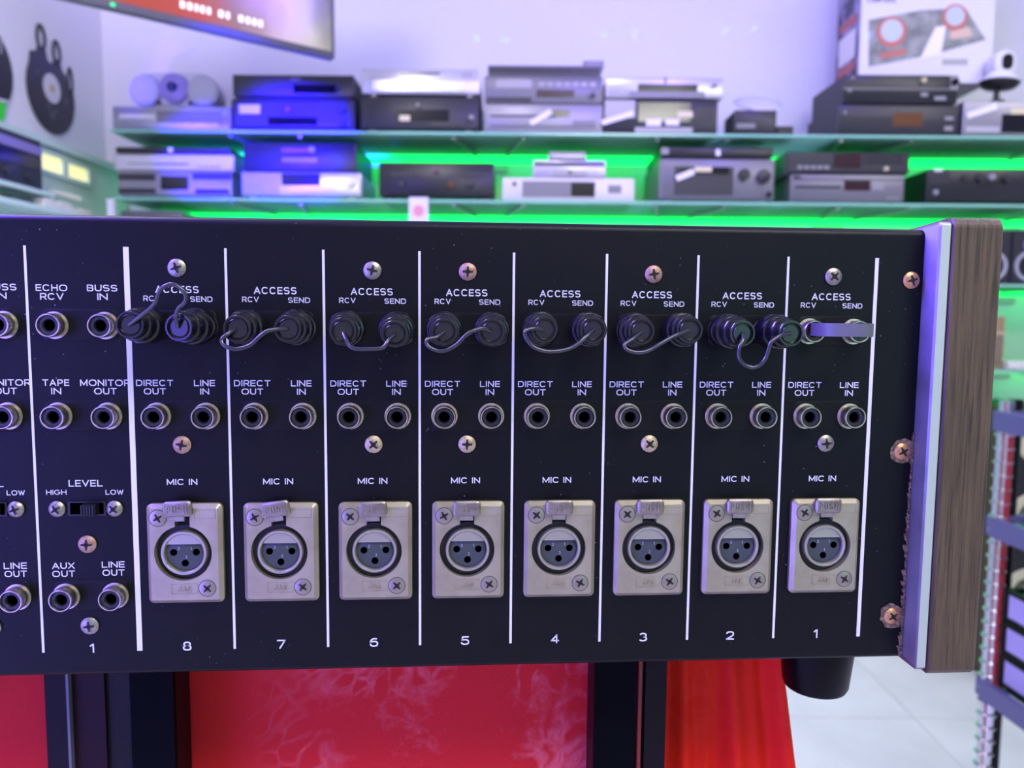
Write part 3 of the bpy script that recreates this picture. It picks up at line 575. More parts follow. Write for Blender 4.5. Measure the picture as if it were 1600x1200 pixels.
# ------------------------------------------------------------------ wall shelves, LED strips
GL = mat_glass('shelf_glass', '#c8efe0', .72, '#b8e8d0', .05)
GEDGE = M('glass_edge', '#8fc9b4', .2)
LED = M('led_green', '#003010', .4, emit='#08ff60', es=2.2)
BRK = M('bracket_satin', '#a8aaa8', .4, .6)
SH = [Z0 + .5985, Z0 + .371, Z0 + .100, Z0 - .198]           # upper faces of the four shelves
U0 = hit(176, 300, 0)[0]
SHN = ['topmost', 'second', 'third', 'lowest visible']
for k, z in enumerate(SH):
    zz = z
    t = thing('glass_shelf', '%s glass wall shelf with frosted green-lit underside' % SHN[k].capitalize(), 'shelf', rw(0, 0, zz - .008), -PHI, 'long glass wall shelves')
    ob('glass_board', MB().box(U0, 3.3, .0, WV - .004, 0, .008).mesh('glass', GL), t)
    ob('front_edge', MB().box(U0, 3.3, -.0025, -.0002, 0, .008).mesh('edge', GEDGE), t)
    for u in (-.85, -.08, .62, 1.25, 1.95):
        mb = MB(); mb.beam((u - .12, .02, -.006), (u - .04, WV - .01, -.006), .010, .010); mb.beam((u + .12, .02, -.006), (u + .04, WV - .01, -.006), .010, .010); mb.box(u - .06, u + .06, WV - .012, WV - .001, -.05, -.001)
        ob('bracket', mb.mesh('bracket', BRK), t)
    t = ob('led_strip', MB().box(U0 + .02, 3.25, -.04, .02, .0205, .0260).mesh('chan', M('led_channel', '#b0b8b0', .5)), t, (0, WV - .05, -.026), label='green glowing LED strip under the shelf')
    ob('diffuser', MB().box(U0 + .02, 3.25, -.06, .035, .004, .020).mesh('diff', LED), t)
o = ob('corner_rail', MB().box(-.012, .012, -.008, .008, 0, SH[1] - SH[2] - .012).mesh('rail', M('rail_white', '#d8dcdc', .4))); o.location = rw(U0 + .005, -.02, SH[2] + .002); o.rotation_euler = (0, 0, -PHI)
tag(o, 'slim white vertical rail at the left end of the glass shelves', 'rail')

# ------------------------------------------------------------------ hi-fi decks on the shelves
C_ = {'black': M('deck_black', '#1b1b20', .4), 'dark': M('deck_dark_grey', '#2c2c31', .45), 'grey': M('deck_grey', '#77767c', .42, .3), 'lgrey': M('deck_light_grey', '#97959a', .4, .3), 'silver': M('deck_silver', '#c2c0c8', .35, .5), 'white': M('deck_cream', '#dad6d2', .5),
      'steel': M('deck_steel', '#a9a9b2', .35, .6), 'disp': M('display_dark', '#0a0a0e', .15), 'amber': M('display_amber', '#3a2212', .3, emit='#ff9a3c', es=.08), 'red': M('display_red', '#1a0a12', .3, emit='#c02040', es=.03),
      'knob': M('knob_dark', '#2a2a2e', .35), 'knobs': M('knob_silver', '#b8b8bc', .3, .8), 'btn': M('button_grey', '#8c8c90', .4), 'foot': M('deck_foot', '#3a3a3c', .5), 'footl': M('deck_foot_light', '#c8c8c0', .4, .4), 'tag': M('paper_tag', '#e6e2ea', .7), 'tape': M('cream_label', '#d8cfa8', .6), 'mauve': M('badge_mauve', '#7c4a68', .5)}
TOPZ = {}
def deck(kind, label, cat, rect, zb, col, depth=.30, det=(), feet='foot', fh=.008, v=.015, rot=0, fcol=None, group=None, bev=.003):
    px0, pt_, px1 = rect; u0 = hit(px0, pt_, v)[0]; u1, zt = hit(px1, pt_, v); um = (u0 + u1) / 2; zt = hit((px0 + px1) / 2, pt_, v)[1]
    W = u1 - u0; H = zt - zb - fh
    t = thing(kind, label, cat, rw(um, v, zb), -PHI + rot, group)
    ob('chassis', MB().box(-W / 2 + .003, W / 2 - .003, .008, depth, fh, fh + H - .001).mesh('chassis', C_[col]), t)
    ob('front_panel', MB().bbox(-W / 2, W / 2, 0, .0079, fh, fh + H, bev).mesh('front', C_[fcol or col]), t)
    if fh:
        fm = MB().lathe([(0, .016), (fh, .016)], 16, ax=(0, 0, -1)).mesh('foot', C_[feet])
        for sx in (-1, 1):
            for yy in (.03, depth - .04): ob('foot', fm, t, (sx * (W / 2 - .035), yy, fh))
    X = lambda f: -W / 2 + f * W
    Zf = lambda f: fh + f * H
    for d in det:
        k = d[0]
        if k == 'r':      # name, x0,x1,z0,z1 fractions, material, protrusion
            _, nm, a, b, c, e, mt, pr = d; ob(nm, MB().box(X(a), X(b), -pr, -.0001, Zf(c), Zf(e)).mesh(nm, C_[mt]), t)
        elif k == 'k':
            _, a, c, r, mt = d; ob('knob', MB().lathe([(0, r), (.012, r * .96), (.014, r * .85)], 20, (0, 0, 0)).mesh('knob', C_[mt]), t, (X(a), -.0001, Zf(c)))
        elif k == 'b':    # row of n buttons
            _, n, a, b, c, e, mt = d
            bw = (X(b) - X(a)) / n; bm_ = MB().box(-bw * .36, bw * .36, -.003, -.0001, 0, (e - c) * H).mesh('btn', C_[mt])
            for i in range(n): ob('button', bm_, t, (X(a) + bw * (i + .5), 0, Zf(c)))
    TOPZ[label] = zb + fh + H; return zb + fh + H
Z1, Z2, Z3, Z4 = SH
GU, GM = 'hi-fi units on the topmost glass shelf', 'hi-fi units on the second glass shelf'
R = lambda *a: ('r',) + a
zt = deck('cd_player', 'slim silver deck at the left end of the topmost shelf, under the rounded radio', 'hi-fi deck', (175, 166, 359), Z1, 'steel', det=[R('tray_slot', .06, .36, .45, .65, 'silver', .002), R('display', .38, .93, .3, .8, 'grey', .002), ('b', 5, .6, .9, .1, .25, 'silver')], fh=.005, group=GU)
# rounded radio
u0, _ = hit(212, 165, .05); u1, z1 = hit(335, 110, .05); W = u1 - u0; H = z1 - zt
t = thing('portable_radio', 'rounded white portable radio with two round speakers on the slim silver deck', 'radio', rw((u0 + u1) / 2, .05, zt), -PHI)
WP_ = M('radio_white', '#d2d0d8', .35)
ob('radio_body', MB().prism(rrect(0, H * .48, W * .94, H * .94, H * .42, 8), 0, .12, .012).mesh('rb', WP_), t)
for s_ in (-1, 1): ob('speaker_grille', MB().lathe([(-.01, H * .42), (.010, H * .42), (.018, H * .36), (.02, H * .2)], 28).mesh('spk', M('grille_grey', '#b4b4bc', .6)), t, (s_ * W * .36, 0, H * .45))
ob('cd_dome', MB().lathe([(-.01, H * .40), (.012, H * .38), (.022, H * .22), (.026, H * .06)], 28).mesh('dome', M('dome_lilac', '#9a8ad8', .2)), t, (0, 0, H * .52))
ob('lens', MB().lathe([(0, H * .14), (.01, H * .12), (.014, H * .04)], 20).mesh('lens', M('lens_blue', '#1a1a80', .15)), t, (0, -.022, H * .52))
for x in (-.2, .2): ob('knob', MB().lathe([(0, .007), (.012, .006)], 14).mesh('kn', C_['knob']), t, (x * W, -.004, H * .15))
for s_ in (-1, 1): ob('radio_foot', MB().box(-.015, .015, .02, .1, 0, H * .05).mesh('rf', C_['foot']), t, (s_ * W * .3, 0, 0))
zt = deck('cd_player', 'rounded blue-lit black receiver with white tag, lower of the pair beside the slim silver deck', 'hi-fi deck', (360, 153, 553), Z1, 'dark', bev=.012, det=[R('paper_tag', .07, .24, .50, .78, 'tag', .002), ('k', .47, .62, .010, 'mauve'), ('k', .91, .6, .012, 'knob'), ('k', .91, .2, .009, 'knob'), R('display', .3, .7, .15, .4, 'disp', .001)], fh=.006, group=GU)
zt = deck('cd_player', 'blue-lit black deck, upper of the pair beside the slim silver deck', 'hi-fi deck', (363, 117, 553), zt, 'dark', det=[R('tray_slot', .48, .56, .75, .85, 'grey', .001), R('display', .5, .85, .15, .55, 'disp', .001), ('k', .87, .35, .008, 'knob')], fh=.005, group=GU)
zt = deck('cassette_deck', 'dark deck with light round feet under the bright silver unit', 'hi-fi deck', (563, 151, 748), Z1, 'dark', feet='footl', fh=.012, det=[R('display', .3, .75, .25, .6, 'disp', .001), R('badge', .33, .42, .25, .42, 'tape', .002), ('k', .49, .72, .006, 'btn'), ('k', .94, .35, .009, 'btn'), ('b', 6, .6, .88, .1, .22, 'knob')], group=GU)
zt = deck('cd_player', 'bright silver unit with broad door, topping the dark deck with light feet', 'hi-fi deck', (565, 108, 750), zt, 'silver', feet='footl', fh=.010, det=[R('tray_slot', .32, .66, .78, .86, 'disp', .001), R('front_door', .08, .88, .08, .52, 'silver', .006), R('door_groove', .08, .88, .53, .56, 'grey', .001), ('b', 3, .84, .94, .7, .85, 'lgrey')], group=GU)
zt = deck('tuner', 'mid-grey tuner with stuck-on paper strip, lowest of the tall grey stack', 'hi-fi deck', (757, 163, 942), Z1, 'lgrey', fh=.003, det=[R('display', .58, .72, .55, .8, 'disp', .001), R('groove', .05, .6, .55, .62, 'dark', .001), R('groove', .05, .95, .2, .24, 'dark', .001), ('b', 5, .75, .95, .3, .45, 'grey')], group=GU)
zt = deck('cassette_deck', 'mid-grey cassette deck with dark red display, middle of the tall grey stack', 'hi-fi deck', (757, 119, 942), zt, 'grey', fh=.003, det=[R('display', .44, .76, .22, .5, 'red', .001), R('cassette_door', .1, .40, .55, .85, 'lgrey', .003), R('base_band', .02, .40, .05, .2, 'black', .001), ('b', 7, .45, .95, .62, .78, 'lgrey'), ('k', .92, .3, .008, 'knob')], group=GU)
zt = deck('equalizer', 'thin dark-fronted unit on top of the tall grey stack', 'hi-fi deck', (762, 102, 939), zt, 'grey', fh=.002, det=[R('dark_band', .01, .99, .15, .8, 'black', .001), ('b', 4, .45, .8, .3, .6, 'dark')], group=GU)
u_, zz_ = hit(927, 96, .05); o = ob('small_grey_box', MB().bbox(-.035, .035, 0, .08, 0, zz_ - zt, .003).mesh('sb', C_['grey'])); o.location = rw(u_, .04, zt); o.rotation_euler = (0, 0, -PHI); tag(o, 'tiny grey box on top of the tall grey stack', 'box')
zt = deck('av_receiver', 'black receiver with white labels beneath the pale silver unit', 'hi-fi deck', (945, 156, 1122), Z1, 'dark', fh=.004, det=[R('left_plate', .0, .27, .45, .98, 'lgrey', .001), R('display', .30, .76, .35, .92, 'disp', .002), R('label', .37, .50, .22, .42, 'tag', .004), R('label', .54, .66, .24, .42, 'tag', .004), R('label', .64, .78, .48, .66, 'tape', .004), R('lower_lip', .27, .78, .02, .18, 'lgrey', .003), ('b', 4, .8, .97, .4, .8, 'knob')], group=GU)
zt = deck('disc_player', 'pale silver unit with recessed dark centre on the black labelled receiver', 'hi-fi deck', (947, 121, 1131), zt, 'silver', fh=.006, det=[R('display', .27, .78, .32, .68, 'disp', .002), R('tray', .20, .84, .0, .30, 'grey', .005), ('k', .93, .66, .008, 'lgrey'), R('top_notch', .49, .52, .72, 1, 'grey', .001)], group=GU)
# small turntable-like unit with domed lid
zt = deck('compact_player', 'small dark player under a domed pale disc at the bare stretch of the topmost shelf', 'compact player', (1148, 172, 1214), Z1, 'dark', depth=.14, fh=.003, det=[R('grip', .05, .5, .25, .45, 'grey', .002)])
u_, _ = hit(1188, 170, .08); t = thing('domed_disc', 'pale domed disc lying tilted on the small dark player', 'disc', rw(u_, .085, zt + .001), -PHI)
ob('disc_shell', MB().lathe([(0, .050), (.006, .075), (.012, .086), (.020, .080), (.028, .05), (.031, .01)], 32, o=(0, .03, .034), ax=(0.02, -.5, .86)).mesh('dome', M('dome_pale', '#c4c4cc', .25)), t)
o = ob('power_adapter', MB().bbox(-.030, .030, 0, .07, 0, .036, .004).mesh('pa', C_['black'])); o.location = rw(hit(1227, 190, .03)[0], .03, Z1); o.rotation_euler = (0, 0, -PHI); tag(o, 'small black block right of the domed disc player', 'power adapter')
# right stack and the carton
zt = deck('cd_player', 'charcoal deck with orange display, lower of the right-hand stack under the carton', 'hi-fi deck', (1309, 164, 1500), Z1, 'dark', depth=.28, fh=.005, det=[R('display', .46, .70, .3, .75, 'amber', .001), R('dark_band', .05, .44, .4, .6, 'black', .001), R('button_bar', .88, .95, .15, .3, 'btn', .003), R('button_bar', .88, .95, .5, .62, 'btn', .003), ('k', .05, .7, .006, 'btn')], group=GU)
zt = deck('cassette_deck', 'black deck with twin fascia rows, upper of the right-hand stack under the carton', 'hi-fi deck', (1318, 117, 1498), zt, 'black', fcol='black', depth=.28, fh=.005, det=[R('fascia_groove', .0, 1, .48, .53, 'grey', .001), R('end_cap', .93, 1.0, .5, .95, 'lgrey', .002), ('k', .965, .75, .012, 'disp'), ('k', .69, .80, .008, 'tape'), R('button_bar', .68, .74, .25, .38, 'btn', .002), R('button_bar', .8, .9, .12, .25, 'btn', .002), ('k', .07, .85, .006, 'btn'), ('k', .05, .42, .006, 'btn')], group=GU)
CB = zt
u0, _ = hit(1342, 117, .10); u1, _ = hit(1548, 117, .10); um = (u0 + u1) / 2; Wc = u1 - u0; Hc = hit(1450, -75, .10)[1] - CB
CA = M('carton_white', '#dedce2', .6)
t = thing('controller_carton', 'tall white carton printed with a two-wheel controller, standing on the right-hand stack', 'carton', rw(um, .10, CB), -PHI)
ob('carton_body', MB().box(-Wc / 2, Wc / 2, 0, .20, 0, Hc).mesh('carton', CA), t)
def pp(px, py): u, z = hit(px, py, .10); return (u - um, z - CB)
PG = M('print_charcoal', '#6e7270', .5, noise=(16, '#9a9e9a', .4, .6)); PR = M('print_red', '#c06a60', .5); PS = M('print_silver', '#b8c4cc', .4); PW = M('print_white', '#eeeae6', .5)
def flat(nm, poly, y, mt): ob(nm, MB().prism(poly, y - .0006, y).mesh(nm, mt), t)
flat('printed_controller', [pp(1357, 105), pp(1462, 84), pp(1540, 62), pp(1508, 12), pp(1440, 16), pp(1357, 31)], 0, PG)
for cx_, cz_, r in ((1393, 50, 23), (1492, 27, 20)):
    a = pp(cx_, cz_); k = abs(pp(cx_ + r, cz_)[0] - a[0]); flat('printed_ring', circ(a[0], a[1], k, 30), -.0007, PR); flat('printed_wheel', circ(a[0], a[1] + .004, k * .75, 30), -.0014, PS)
flat('printed_pads', [pp(1375, 92), pp(1415, 84), pp(1415, 76), pp(1375, 84)], -.0007, PR)
flat('painted_glare', [pp(1437, 92), pp(1470, 84), pp(1478, 40), pp(1462, 42)], -.0007, PW); flat('painted_glare', [pp(1486, 62), pp(1520, 56), pp(1514, 42), pp(1484, 50)], -.0007, M('glare_peach', '#d8b8a4', .5))  # pale patches painted as glare on the carton front
flat('printed_block', [pp(1472, 102), pp(1512, 102), pp(1512, 92), pp(1472, 92)], 0, M('print_lightgrey', '#a8aca8', .5))
me = text_mesh('CONTROL', .10, .022, .0006, mat=M('print_ink', '#30303c', .5)); a = pp(1378, -1); ob('printed_lettering', me, t, (a[0], 0, a[1]))
mb = MB(); mb.box(-Wc / 2 - .0008, -Wc / 2, .015, .205, 0.005, Hc - .01); ob('printed_side', mb.mesh('side', M('print_side', '#4c4660', .5, noise=(14, '#a8a0c0', .45, .6))), t)
for z_, h_, mt in ((.22, .03, PR), (.06, .03, PR), (.10, .10, PW)): ob('side_graphic', MB().box(-Wc / 2 - .0016, -Wc / 2 - .0008, .04, .18, z_, z_ + h_).mesh('sg', mt), t)
# pan-tilt camera and the last deck
zt = deck('disc_recorder', 'silver and black deck with paper strip at the right end of the topmost shelf', 'hi-fi deck', (1507, 158, 1690), Z1, 'lgrey', depth=.28, fh=.006, feet='footl', det=[R('dark_front', .33, 1, .08, .62, 'disp', .001), R('label', .40, 1, .62, .78, 'tape', .002), R('left_bar', .02, .31, .08, .25, 'silver', .004)], group=GU)
u_, _ = hit(1556, 140, .045); t = thing('security_camera', 'white pan-tilt camera on a black base, right of the carton', 'camera', rw(u_, .040, zt), -PHI); k = (hit(1585, 140, .09)[0] - hit(1528, 140, .09)[0])
ob('camera_stem', MB().lathe([(0, k * .22), (.006, k * .2), (.012, k * .08), (.05, k * .06)], 20, ax=(0, 0, 1)).mesh('stem', C_['black']), t)
ob('camera_base', MB().lathe([(.045, k * .1), (.052, k * .40), (.064, k * .48), (.068, k * .5)], 28, ax=(.12, 0, 1)).mesh('cb', C_['black']), t)
ob('camera_collar', MB().lathe([(.066, k * .5), (.078, k * .44), (.094, k * .30), (.1, k * .28)], 28, ax=(.12, 0, 1)).mesh('cc', M('camera_white', '#e4e4ea', .35)), t)
hd = ob('camera_head', MB().prism(rrect(0, 0, k * .56, k * .66, k * .27, 8), -.03, .03, .01).mesh('ch', M('camera_white', '#e4e4ea', .35)), t, (.012, 0, .128))
ob('lens', MB().prism(rrect(0, 0, k * .28, k * .40, k * .13, 6), -.034, -.0301).mesh('lens', C_['disp']), hd)
def paper(label, a, b, wd, v, mt='tag'):
    p, q = hit(*a, v), hit(*b, v); c = Vector(((p[0] + q[0]) / 2, 0, (p[1] + q[1]) / 2)); d = Vector((q[0] - p[0], 0, q[1] - p[1])); L = d.length; d.normalize(); n_ = Vector((-d.z, 0, d.x))
    mb = MB(); mb.prism([(-d.x * L / 2 - n_.x * wd / 2, -d.z * L / 2 - n_.z * wd / 2), (d.x * L / 2 - n_.x * wd / 2, d.z * L / 2 - n_.z * wd / 2), (d.x * L / 2 + n_.x * wd / 2, d.z * L / 2 + n_.z * wd / 2), (-d.x * L / 2 + n_.x * wd / 2, -d.z * L / 2 + n_.z * wd / 2)], -.001, 0)
    o = ob('paper_tag', mb.mesh('tag', C_[mt])); o.location = rw(c.x, v, c.z); o.rotation_euler = (0, 0, -PHI); tag(o, label, 'paper tag', 'paper tags on the hi-fi units')
paper('white paper strip stuck slanting on the lowest unit of the tall grey stack', (829, 193), (861, 174), .018, .012)
paper('long white paper strip slanting at the lower left of the black labelled receiver', (940, 192), (990, 177), .018, .009)
paper('white paper strip slanting on the deck below the security camera', (1511, 181), (1558, 166), .020, .012)
paper('short white paper strip slanting on the grey twin-knob amplifier', (1057, 279), (1084, 268), .020, .012)
# second shelf
zt = deck('cassette_deck', 'lavender-lit deck with small black window, lowest of the left stack on the second shelf', 'hi-fi deck', (184, 268, 361), Z2, 'lgrey', fh=.008, feet='footl', det=[R('dark_band', .0, .33, .62, .9, 'dark', .001), R('dark_band', .0, .33, .08, .3, 'dark', .001), R('window', .38, .62, .25, .8, 'disp', .003), R('dark_band', .66, 1, .68, .95, 'dark', .001), R('dark_band', .68, .98, .08, .3, 'dark', .001)], group=GM)
zt = deck('laserdisc_player', 'lavender-lit broad silver deck, middle of the left stack on the second shelf', 'hi-fi deck', (177, 240, 364), zt, 'silver', fh=.002, bev=.006, det=[R('tray_slot', .34, .63, .35, .43, 'dark', .001), R('left_plate', .12, .34, .38, .44, 'grey', .001), ('b', 4, .7, .9, .2, .3, 'lgrey')], group=GM)
zt = deck('tuner', 'thin black unit with small white mark, topping the left stack on the second shelf', 'hi-fi deck', (180, 230, 360), zt, 'black', fh=.002, det=[R('price_mark', .46, .50, .1, .9, 'tag', .002)], group=GM)
zt = deck('disc_player', 'violet-lit silver deck with rounded ends, under the deep blue box on the second shelf', 'hi-fi deck', (376, 269, 564), Z2, 'silver', fh=.010, feet='footl', bev=.006, det=[R('display', .34, .66, .45, .95, 'disp', .001), ('k', .92, .5, .010, 'silver'), R('left_door', .02, .32, .08, .92, 'lgrey', .003)], group=GM)
zt = deck('av_receiver', 'tall deep-blue-lit box with mauve badge on the violet-lit silver deck', 'hi-fi deck', (380, 223, 557), zt, 'black', fh=.003, det=[R('badge', .34, .58, .66, .80, 'mauve', .001), ('k', .61, .74, .011, 'btn'), R('display', .34, .65, .32, .48, 'grey', .001)], group=GM)
zt = deck('amplifier', 'plain black amplifier standing alone left of the cream deck', 'hi-fi deck', (592, 254, 772), Z2, 'black', fh=.014, det=[('k', .49, .76, .008, 'mauve'), ('k', .63, .34, .012, 'amber'), ('b', 4, .1, .3, .6, .7, 'dark'), R('control_row', .76, .95, .6, .7, 'dark', .002), ('k', .2, .35, .01, 'dark'), ('k', .8, .35, .01, 'dark')], group=GM)
zt = deck('disc_player', 'cream-white low deck with grey window under the stacked small silver players', 'hi-fi deck', (785, 278, 992), Z2, 'white', fh=.002, bev=.006, det=[R('window', .15, .70, .15, .85, 'grey', .001), R('display', .52, .70, .2, .8, 'disp', .002), R('side_display', .80, .90, .35, .7, 'grey', .001), ('k', .09, .72, .006, 'disp')], group=GM)
CZ = zt
zt = deck('minidisc_player', 'small silver player on the cream-white deck', 'compact player', (833, 250, 947), zt, 'silver', depth=.2, fh=.003, v=.03, det=[R('dark_band', .02, .98, .66, .86, 'dark', .001), R('tray', .28, .74, .1, .4, 'lgrey', .006), ('k', .51, .3, .005, 'disp')], group=None)
zt = deck('disc_drive', 'smallest silver player topping the small silver player', 'compact player', (857, 237, 916), zt, 'lgrey', depth=.14, fh=.002, v=.04, det=[R('slot', .1, .95, .3, .5, 'silver', .006)])
zt = deck('av_receiver', 'grey amplifier with two big round knobs on the second shelf', 'hi-fi deck', (1031, 248, 1212), Z2, 'grey', depth=.34, fh=.008, feet='footl', bev=.006, det=[R('window', .13, .64, .12, .8, 'dark', .001), R('display', .17, .60, .62, .8, 'disp', .002), R('badge', .30, .45, .68, .8, 'tape', .003), ('k', .73, .62, .020, 'knob'), ('k', .90, .58, .024, 'knob'), ('k', .95, .15, .008, 'disp')], group=GM)
zt = deck('tuner', 'thin navy-black unit on the grey twin-knob amplifier', 'hi-fi deck', (1033, 230, 1208), zt, 'black', depth=.3, fh=.003, det=[R('price_mark', .49, .53, .2, .8, 'tag', .002), R('corner_mark', .0, .07, .3, .9, 'btn', .002)], group=GM)
zt = deck('cassette_deck', 'grey banded deck beneath the dark-windowed receiver on the second shelf', 'hi-fi deck', (1236, 273, 1414), Z2, 'grey', depth=.28, fh=.006, det=[R('slot', .04, .44, .48, .58, 'dark', .001), R('display', .47, .70, .42, .78, 'red', .001), R('panel', .72, .82, .45, .7, 'lgrey', .001), R('mark', .02, .08, .86, .94, 'red', .002), ('b', 3, .84, .96, .1, .2, 'lgrey'), R('groove', .02, .98, .80, .84, 'dark', .001)], group=GM)
zt = deck('stereo_receiver', 'dark-windowed receiver on the grey banded deck', 'hi-fi deck', (1230, 237, 1423), zt, 'grey', depth=.28, fh=.003, fcol='dark', bev=.007, det=[R('display', .38, .60, .25, .9, 'red', .001), ('k', .80, .22, .007, 'tape'), ('b', 7, .62, .95, .5, .9, 'knob'), ('b', 5, .08, .35, .2, .35, 'btn')], group=GM)
zt = deck('amplifier', 'glossy black amplifier with row of round dials at the right end of the second shelf', 'hi-fi deck', (1450, 265, 1640), Z2, 'black', depth=.36, fh=.010, det=[('k', .06, .27, .010, 'knobs'), ('k', .42, .74, .014, 'dark'), ('k', .52, .76, .012, 'btn'), ('k', .30, .72, .012, 'dark'), ('k', .64, .74, .014, 'dark'), R('panel', .02, .18, .55, .95, 'dark', .002), R('corner_mark', .05, .12, .92, 1.0, 'tag', .002)], group=GM)
# price card hanging below the second shelf
u_, zc = hit(653, 308, -.03); t = thing('price_card', 'white price card with red emblem hanging from the second shelf', 'price card', rw(u_, -.012, Z2 - .07), -PHI)
ob('card', MB().box(-.033, .033, -.0015, 0, -.03, .076).mesh('card', M('card_white', '#d9d2ea', .5)), t)
ob('emblem', MB().prism(circ(0, .03, .020, 20), -.0022, -.0015).mesh('emblem', M('emblem_red', '#d88a9c', .5)), t)
# third shelf
deck('cd_player', 'grey-violet deck low at the left, barely above the console edge', 'hi-fi deck', (188, 329, 283), Z3, 'grey', depth=.25, fh=.005, v=.03)
SPK = M('speaker_charcoal', '#24242a', .5); CONE = M('cone_black', '#0e0e12', .6); RING = M('ring_silver', '#b6b6c0', .35, .5)
for i, (a, b, cx_) in enumerate(((1526, 1581, 1556), (1584, 1640, 1610))):
    u0, _ = hit(a, 360, .02); u1, z1 = hit(b, 360, .02); W = u1 - u0; H = z1 - Z3
    t = thing('bookshelf_speaker', ['charcoal two-way speaker next to the walnut cheek on the third shelf', 'charcoal two-way speaker cut by the right picture edge on the third shelf'][i], 'speaker', rw((u0 + u1) / 2, .02, Z3), -PHI, 'pair of small speakers on the third shelf')
    ob('cabinet', MB().box(-W / 2, W / 2, 0, .18, 0, H).mesh('cab', SPK), t)
    ob('tweeter', MB().lathe([(0, W * .2), (.004, W * .2), (.006, W * .08)], 22).mesh('tw', M('tweeter_lilac', '#8a80b8', .35)), t, (0, -.0001, H * .74))
    w_ = ob('woofer_ring', MB().lathe([(0, W * .43), (.006, W * .42), (.006, W * .34), (.001, W * .32)], 28, cap1=False).mesh('wr', RING), t, (0, -.0001, H * .34))
    ob('woofer_cone', MB().lathe([(0, W * .33), (.002, W * .32), (.001, W * .12), (.004, W * .1), (.005, W * .03)], 28).mesh('wc', CONE), w_)
# fourth shelf
u0, _ = hit(1545, 495, .05); u1, z1 = hit(1571, 495, .05)
t = thing('wooden_speaker', 'tan wooden box speaker on the lowest visible shelf beside the walnut cheek', 'speaker', rw((u0 + u1) / 2, .05, Z4), -PHI); W = (u1 - u0) ; H = z1 - Z4
ob('cabinet', MB().box(-W / 2 - .05, W / 2, 0, .2, 0, H).mesh('cab', mat_wood('oak_tan', '#a08a64', '#8a7452', .1)), t)
ob('trim_bar', MB().box(-W / 2 - .05, W / 2, -.004, -.0001, H * .66, H * .72).mesh('tb', M('trim_tan', '#b8a888', .5)), t); ob('grille', MB().box(-W / 2 - .04, W / 2 - .006, -.003, -.0001, .02, H * .62).mesh('gr', M('grille_taupe', '#7c6e5c', .8)), t)
deck('cd_player', 'flat white-topped unit on the lowest visible shelf by the picture edge', 'hi-fi deck', (1576, 566, 1680), Z4, 'white', depth=.25, fh=.002)
# floor-standing speakers behind the wood cheek
def floorspk(px0, px1, py, v, mt, label, cones):
    u0, _ = hit(px0, py, v); u1, z1 = hit(px1, py, v); W = u1 - u0
    t = thing('floor_speaker', label, 'speaker', rw((u0 + u1) / 2, v, 0), -PHI)
    ob('cabinet', MB().box(-W / 2, W / 2, 0, WV - v - .02, .02, z1).mesh('cab', mt), t); ob('plinth', MB().box(-W / 2 + .01, W / 2 - .01, .01, WV - v - .03, 0, .02).mesh('pl', BLK), t)
    ob('baffle', MB().box(-W / 2 + .012, W / 2 - .012, -.004, -.0001, .05, z1 - .03).mesh('bf', CONE), t)
    for f, r in cones: ob('driver', MB().lathe([(.004, r), (.010, r * .96), (.006, r * .8), (.001, r * .3), (.008, r * .25), (.010, r * .05)], 26).mesh('dr', M('driver_cream', '#c8c4a4', .5)), t, (0, 0, z1 * f))
WD2 = mat_wood('speaker_walnut', '#7a5c38', '#5a4024', .1)
floorspk(1530, 1557, 688, .2, WD2, 'walnut floor speaker mostly hidden behind the console cheek', ((.8, .06), (.5, .09)))
floorspk(1583, 1665, 640, .05, M('speaker_olive', '#4a4436', .6), 'olive-brown floor speaker with cream drivers behind the wire rack', ((.88, .07), (.62, .09), (.35, .09)))
u_, z_ = hit(1528, 1015, -.15); o = ob('white_jug', MB().lathe([(0, .045), (.01, .05), (.12, .05), (.15, .03), (.165, .018), (.17, .018)], 24, ax=(0, 0, 1)).mesh('jug', M('jug_white', '#dfe6ea', .3))); p = ray(1533, 1022); s_ = -CC.z / p.z; g = CC + p * s_; o.location = (g.x, g.y, 0); tag(o, 'small white bottle on the floor at the foot of the walnut cheek', 'bottle')

# ------------------------------------------------------------------ chrome wire rack at the right
CH = M('chrome', '#c8c8d0', .15, 1.0); LAV = M('rack_lilac_light', '#615e92', .45, .2); LAV2 = M('crate_lilac_light', '#a898ee', .4)  # lilac light put into the base colours of rails and tray panels
rp = at(1560, 830, 1.05); RX, RY = rp.x, 1.05
t = thing('wire_rack', 'chrome and black shelving rack at the right edge with lilac-lit rails', 'rack', (RX, RY, 0))
ZR = at(1575, 643, 1.05).z
for x, y, mt, nm in ((0, 0, CH, 'post'), (.034, .022, BLK, 'post'), (.55, 0, CH, 'post'), (0, -.34, None, None), (.55, -.34, CH, 'post')):
    if mt is None: continue
    pm = MB().lathe([(0, .0125), (ZR + .02 - .004, .0125)], 20, ax=(0, 0, 1)).mesh('post', mt); ob(nm, pm, t, (x, y, .004))
rr = MB().lathe([(-.0022, .0127), (-.0014, .0168), (.0014, .0168), (.0022, .0127)], 18, ax=(0, 0, 1), cap0=False, cap1=False).mesh('ring', CH)
zz = .15
while zz < ZR - .04: ob('post_ring', rr, t, (0, 0, zz)); zz += .0254
ob('red_reflection', MB().lathe([(0, .0060), (ZR - .70, .0060)], 14, ax=(0, 0, 1)).mesh('rod', M('reflection_red', '#a02838', .35)), t, (.003, -.0105, .66))  # red reflection on the chrome post, shaped as a thin rod
LV = [ZR - .018, at(1560, 823, 1.05).z, at(1540, 1075, 1.05).z, .12]
